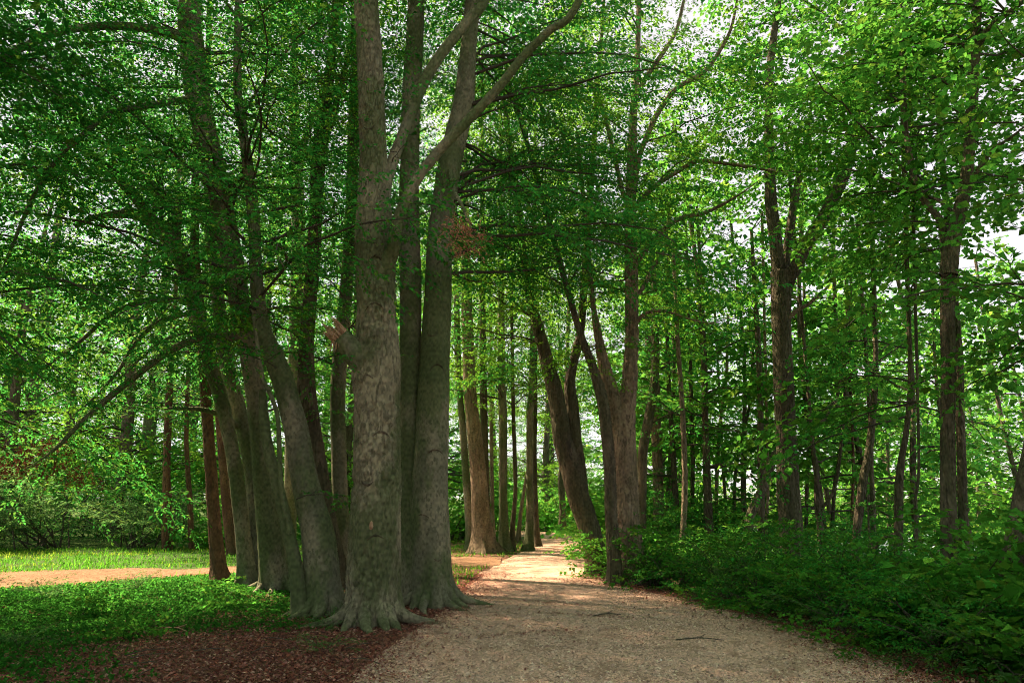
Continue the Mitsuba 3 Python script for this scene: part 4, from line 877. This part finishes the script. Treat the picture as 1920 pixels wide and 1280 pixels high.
for k, (x, y, s, p) in enumerate([(-14.5, 7.5, 1.0, 'deep'), (-15.5, 12.6, 1.1, 'deep'), (-22, 12.5, 1.0, 'deep'), (-12, -1, 1.0, 'deep'), (-8, -7, 1.0, 'deep'), (12.5, 1, 1.0, 'fresh'), (-18, 2, 1.0, 'fresh'), (14, 6, 0.9, 'fresh'), (-14, -9, 1.1, 'fresh'), (11, -13, 1.1, 'deep'), (1, -17, 1.2, 'deep'), (-7, -16, 1.1, 'gold'), (18, -3, 1.1, 'deep')]):
    far_tree('tree', p, x, y, s, g.uniform(0, 360), 'leafy tree of the wood that closes in behind and beside the viewpoint', 'trees of the wood round the viewpoint')
spots = []
while len(spots) < 30:
    y = g.uniform(18, 46)
    x = y * g.uniform(0.15, 0.78)
    if x < float(right_edge(y)) + 2.2 or (y > 24 and 0.25 < x / y < 0.43) or any((x - a)**2 + (y - b)**2 < 3.4 for a, b in spots):
        continue
    spots.append((x, y))
for x, y in spots:
    far_tree('slim_tree', 'slender', x, y, g.uniform(0.8, 1.15), g.uniform(0, 360), 'slim tree standing deep in the wood right of the path', 'slim trees deep in the wood on the right')
n = 0
for k in range(54):
    a = math.radians(g.uniform(-50, 50) if k < 46 else g.uniform(-45, -12))
    r = g.uniform(50, 85)
    x, y = r * math.sin(a), r * math.cos(a)
    if 14 < math.degrees(a) < 19 or (6 < math.degrees(a) < 42 and k % 3 == 0):
        continue
    n += 1
    name = ['deep', 'fresh', 'gold'][k % 3]
    m = T4().translate([x, y, float(H(x, y)) - 0.2]).rotate([0, 0, 1], g.uniform(0, 360)).scale([1.3, 1.3, 1.15])
    for part, d in PATTERN[name]:
        scene[f'far_wood__{n:03d}' if part == 'crown' else f'far_wood__{n + 300 * (1 + (part == "trunk")):03d}'] = {**d, 'to_world': m}
labels['far_wood'] = {'label': 'distant mass of trees closing the view behind everything', 'category': 'wood', 'kind': 'stuff'}

# ------------------------------------------------------------------ litter, ground plants, grass, pebbles
def on_path(x, y, m=0.0):
    return (x > left_edge(y) - m) & (x < right_edge(y) + m) & (y < 31)


def on_dirt(x, y):
    return (y > side_near(x)) & (y < side_far(x)) & (x < left_edge(y))


def flakes(P, L, W, tilt, g):
    """Flat four-cornered bits lying about at random."""
    n = len(P)
    a = g.uniform(0, 6.283, n)
    t, u = g.normal(0, tilt, n), g.normal(0, tilt, n)
    d = np.stack([np.cos(a), np.sin(a), t], -1) * L[:, None]
    b = np.stack([-np.sin(a), np.cos(a), u], -1) * W[:, None]
    lift = np.stack([np.zeros(n), np.zeros(n), 0.25 * W * g.uniform(-1, 1, n)], -1)
    v = np.stack([P - d * 0.5, P + b * 0.5 + lift, P + d * 0.5, P - b * 0.5 + lift], 1).reshape(-1, 3)
    q = np.arange(4 * n).reshape(-1, 4)
    return v, np.vstack([q[:, [0, 1, 2]], q[:, [0, 2, 3]]])


g = np.random.default_rng(99)
N = 330000
y = 5.6 + 11 * g.random(N) ** 1.5
x = g.uniform(-8.5, 5.0, N)
edge = np.minimum(np.abs(x - left_edge(y)), np.abs(right_edge(y) - x))
pn = meshkit.fbm(np.stack([x * 0.9, y * 0.9, 0 * x], -1), 3)
inside = on_path(x, y)
chance = np.where(inside, 0.95 * np.exp(-(edge / 0.42) ** 1.3) + 0.02 * (pn > 0.56) + 0.002, np.where(x < 1.5, 1.0, np.exp(-(x - right_edge(y)) / 0.7)))
chance *= 1 - 0.55 * smooth01(-2.6, -4.4, x)
for ax, ay, bx, by, w in ((-0.3, 12.4, 1.0, 11.7, 0.12), (-1.5, 8.7, 0.7, 9.5, 0.14), (0.4, 10.9, 1.6, 10.4, 0.08), (0.0, 13.6, 0.9, 13.0, 0.10), (1.9, 14.6, 0.9, 15.2, 0.25)):
    t = np.clip(((x - ax) * (bx - ax) + (y - ay) * (by - ay)) / ((bx - ax)**2 + (by - ay)**2), 0, 1)
    chance = np.maximum(chance, 0.55 * np.exp(-((x - ax - t * (bx - ax))**2 + (y - ay - t * (by - ay))**2) / (w * (0.5 + pn))**2))
m = (g.random(N) < chance * 0.62) & (x > -0.75 * y - 0.5)
x, y = x[m], y[m]
P = np.stack([x, y, H(x, y) + np.where(on_path(x, y), 0.035, 0.004) + 0.022 * g.random(len(x))], -1)
L = g.uniform(0.024, 0.058, len(x)) * np.where(on_path(x, y), 0.75, 1.0)
v, f = flakes(P, L, L * g.uniform(0.4, 0.7, len(x)), 0.35, g)
tone = np.array([[0.21, 0.078, 0.060], [0.26, 0.120, 0.090], [0.12, 0.055, 0.05], [0.40, 0.26, 0.21], [0.25, 0.115, 0.105]])[g.choice(5, len(x), p=[.30, .20, .20, .14, .16])]
col = np.repeat(np.clip(tone * np.exp(g.normal(0, 0.3, (len(x), 1))), 0, 0.7), 4, 0)
put('leaf_litter', (v, f), 'dry_leaf', smooth=False, color=col, label='reddish brown dead leaves strewn over the ground beside the path', category='leaf litter', kind='stuff')

# low green plants in the shade on the left
N = 80000
y = 6.2 + 12.5 * g.random(N) ** 1.15
x = g.uniform(-17, -2.0, N)
pn = meshkit.fbm(np.stack([x * 0.7, y * 0.7, 0 * x + 3], -1), 3)
bound = np.interp(y, [6, 8, 9.3, 10.3, 11.3, 12.5, 14, 16, 18], [-3.7, -4.0, -3.9, -3.5, -3.0, -2.9, -3.0, -3.2, -3.2])
chance = smooth01(0.8, -1.9, x - bound + 2.6 * (pn - 0.5)) * np.clip(smooth01(0.36, 0.62, pn) * 0.8 + smooth01(6.5, 10.0, y), 0.35, 1.0)
m = (g.random(N) < chance) & (y < side_near(x) + 0.3 * (pn - 0.4)) & (x > -0.80 * y - 0.3)
x, y = x[m], y[m]
k = 4
X, Y = np.repeat(x, k) + g.normal(0, 0.05, len(x) * k), np.repeat(y, k) + g.normal(0, 0.05, len(x) * k)
P = np.stack([X, Y, H(X, Y) + 0.010 + 0.055 * g.random(len(X)) ** 1.5 * (0.5 + np.repeat(pn[m], k))], -1)
L = g.uniform(0.024, 0.060, len(X))
v, f = flakes(P, L, L * g.uniform(0.5, 0.8, len(X)), 0.55, g)
col = np.repeat(np.clip(np.array([0.045, 0.20, 0.030]) * np.exp(g.normal(0, 0.3, (len(X), 1))) * (1 + np.array([0.7, 0.3, 0]) * g.random((len(X), 1)) ** 3), 0, 0.8), 4, 0)
put('ground_cover', (v, f), 'leaf', smooth=False, color=col, label='low dark green ground plants in the shade left of the trees', category='ground cover', kind='stuff')


def blades(x, y, h, w, g):
    n = len(x)
    a = g.uniform(0, 6.283, n)
    s = np.stack([np.cos(a), np.sin(a), 0 * a], -1) * w[:, None] * 0.5
    b = np.stack([x, y, H(x, y) - 0.01], -1)
    lean = g.normal(0, 0.32, (n, 3)) * h[:, None]
    lean[:, 2] = 0
    up = np.stack([0 * h, 0 * h, h], -1)
    mid = b + up * 0.6 + lean * 0.4
    v = np.stack([b - s, b + s, mid + s * 0.7, b + up + lean, mid - s * 0.7], 1).reshape(-1, 3)
    q = np.arange(5 * n).reshape(-1, 5)
    return v, np.vstack([q[:, [0, 1, 2]], q[:, [0, 2, 4]], q[:, [4, 2, 3]]])


N = 75000
x = g.uniform(-26, 0.4, N)
y = g.uniform(13.5, 31, N)
pn = meshkit.fbm(np.stack([x * 0.5, y * 0.5, 0 * x + 8], -1), 3)
back = np.interp(x, [-26, -14, -8, -3, 0.4], [24.5, 25, 26, 30, 31])
lawn = (y > side_far(x) - 0.15) & (y < back)
verge = (y > side_near(x) - 0.7) & (y < side_near(x) + 0.25) & (g.random(N) < 0.8)
mid = (x > -3.6) & (y > 14.2) & (y < side_near(x)) & (x < left_edge(y) - 0.1)
m = (lawn | verge | mid) & ~on_path(x, y, 0.0) & (x > -0.85 * y) & (g.random(N) < 0.45 + 0.8 * smooth01(0.35, 0.6, pn))
x, y = x[m], y[m]
v, f = blades(x, y, g.uniform(0.04, 0.12, len(x)) * (0.6 + 1.0 * g.random(len(x)) ** 4), g.uniform(0.016, 0.034, len(x)), g)
col = np.repeat(np.clip(np.array([0.090, 0.29, 0.025]) * np.exp(g.normal(0, 0.25, (len(x), 1))) * (1 + np.array([1.6, 0.25, 0.5]) * (g.random((len(x), 1)) < 0.06 + 0.6 * smooth01(0.52, 0.68, meshkit.fbm(np.stack([x * 0.4, y * 0.9, 0 * x + 21], -1), 3))[:, None])), 0, 0.8), 5, 0)
put('lawn_grass', (v, f), 'leaf', smooth=False, color=col, label='bright green grass on the lawn and verges at the left', category='grass', kind='stuff')

N = 32000
y = 5.8 + 9 * g.random(N) ** 1.7
x = left_edge(y) + (right_edge(y) - left_edge(y)) * g.uniform(0.0, 1.0, N)
s = g.uniform(0.006, 0.018, N) * (1 + 0.5 * (g.random(N) < 0.06))
octa = np.array([[1, 0, 0], [-1, 0, 0], [0, 1, 0], [0, -1, 0], [0, 0, 1], [0, 0, -1]], float)
of = np.array([[0, 2, 4], [2, 1, 4], [1, 3, 4], [3, 0, 4]])
wv = (left_edge(y) - x) / (left_edge(y) - right_edge(y))
zc = H(x, y) + 0.006 + 0.03 * np.sin(np.pi * wv)
a = g.uniform(0, 6.283, N)
ov = octa[None] * np.stack([s * g.uniform(0.8, 1.4, N), s * g.uniform(0.7, 1.1, N), s * g.uniform(0.5, 0.8, N)], -1)[:, None] + g.normal(0, 0.18, (N, 6, 3)) * s[:, None, None]
ca, sa = np.cos(a)[:, None], np.sin(a)[:, None]
ov = np.stack([ov[..., 0] * ca - ov[..., 1] * sa, ov[..., 0] * sa + ov[..., 1] * ca, ov[..., 2]], -1) + np.stack([x, y, zc], -1)[:, None]
tone = np.array([[0.45, 0.32, 0.26], [0.60, 0.47, 0.39], [0.20, 0.145, 0.12], [0.36, 0.24, 0.19]])[g.choice(4, N, p=[.4, .25, .2, .15])]
put('path_pebbles', (ov.reshape(-1, 3), (of[None] + 6 * np.arange(N)[:, None, None]).reshape(-1, 3)), 'pebble', smooth=False,
    color=np.repeat(np.clip(tone * np.exp(g.normal(0, 0.2, (N, 1))), 0, 0.8), 6, 0), label='small loose tan stones lying on the gravel path', category='gravel', kind='stuff')

# ------------------------------------------------------------------ small things on the ground
g = np.random.default_rng(123)
for k, (x, y, lab) in enumerate([(-2.05, 8.4, 'tuft of green leaves alone in the dead leaves at the bottom left of the path'), (-2.45, 10.0, 'small green tuft at the foot of the old cracked beech')]):
    shrub('tuft', lab, x, y, 0.22, 0.13, 12, 600 + k, leaf='slim', size=0.13, every=0.06, gap=0.07, elev=(30, 80), cat='tuft', stem_r=0.003)
for k, (x, y, L, a, lab) in enumerate([(1.35, 10.6, 0.42, 0.2, 'dark dead twig lying on the gravel, the farther one'), (2.2, 8.8, 0.55, -0.1, 'dark dead twig lying across the middle of the gravel'), (-4.3, 9.6, 0.5, -0.6, 'pale twig lying where the plants meet the dead leaves')]):
    z = float(H(x, y)) + 0.045
    pts = [(x - L * 0.5 * math.cos(a), y - L * 0.5 * math.sin(a), z, 0.008), (x, y + 0.03, z + 0.02, 0.007), (x + L * 0.5 * math.cos(a), y + L * 0.5 * math.sin(a), z + 0.005, 0.004)]
    key = free('fallen_twig')
    labels[key] = {'label': lab, 'category': 'twig'}
    put(key + '__stick', tube(catmull(pts, 0.05), 6), 'twig_bark' if k < 2 else 'fresh_wood')
    put(key + '__side_shoot', tube(np.array([pts[1], (x + 0.09, y + 0.10, z + 0.05, 0.003)]), 5), 'twig_bark' if k < 2 else 'fresh_wood')
for k, (x, y, w, h) in enumerate([(-7.6, 12.2, 0.35, 0.30), (-6.2, 10.8, 0.3, 0.26), (-9.4, 13.0, 0.4, 0.35), (-5.0, 12.8, 0.3, 0.3), (-8.2, 11.0, 0.35, 0.28), (-4.6, 9.3, 0.25, 0.2), (-5.6, 8.6, 0.28, 0.22), (-10.6, 14.0, 0.4, 0.3), (-6.9, 13.6, 0.35, 0.3), (-4.4, 11.6, 0.25, 0.24)]):
    shrub('seedling', 'small leafy seedling standing up out of the low green plants at the left', x, y, w, h, 6, 640 + k, 'seedlings among the ground plants at the left', leaf='maple' if k % 2 else 'slim', size=0.2, every=0.09, gap=0.1, elev=(40, 85), cat='seedling', stem_r=0.004)
for k, y in enumerate((7.4, 8.3, 9.1, 9.9, 10.8, 11.7, 12.6)):
    shrub('seedling', 'small leafy seedling growing out over the right edge of the gravel', float(right_edge(y)) + g.uniform(-0.18, 0.15), y, 0.3, g.uniform(0.14, 0.3), 5, 660 + k, 'seedlings on the right edge of the gravel', leaf='slim' if k % 3 == 0 else 'maple', size=0.2, every=0.09, gap=0.1, elev=(25, 80), cat='seedling', stem_r=0.004)
for k in range(14):
    x, y, a, L = g.uniform(-4.2, -1.2), g.uniform(6.8, 9.6), g.uniform(0, 3.14), g.uniform(0.15, 0.5)
    z = float(H(x, y)) + 0.035
    c, s_ = math.cos(a) * L * 0.5, math.sin(a) * L * 0.5
    key = free('fallen_twig')
    labels[key] = {'label': 'short brown twig lying among the dead leaves in front of the beeches', 'category': 'twig', 'group': 'twigs among the dead leaves'}
    put(key, tube(catmull([(x - c, y - s_, z, 0.006), (x + g.normal(0, 0.02), y + g.normal(0, 0.02), z + 0.02, 0.005), (x + c, y + s_, z, 0.003)], 0.06), 5), 'twig_bark')
sx, sy = (-2.84,11.23)
stump = stem_mesh([(sx, sy, -0.15, 0.17), (sx, sy, 0.10, 0.16), (sx + 0.01, sy, 0.22, 0.14), (sx + 0.02, sy, 0.27, 0.07)], ds=0.03, sides=36, lump=0.16, crack=0.02, seed=9, flare=0.35)
put('tree_stump', stump, 'warm_bark', label='low rotten brown stump between the leaning beech and the old beech', category='stump')
print('leaves', N_LEAF[0])
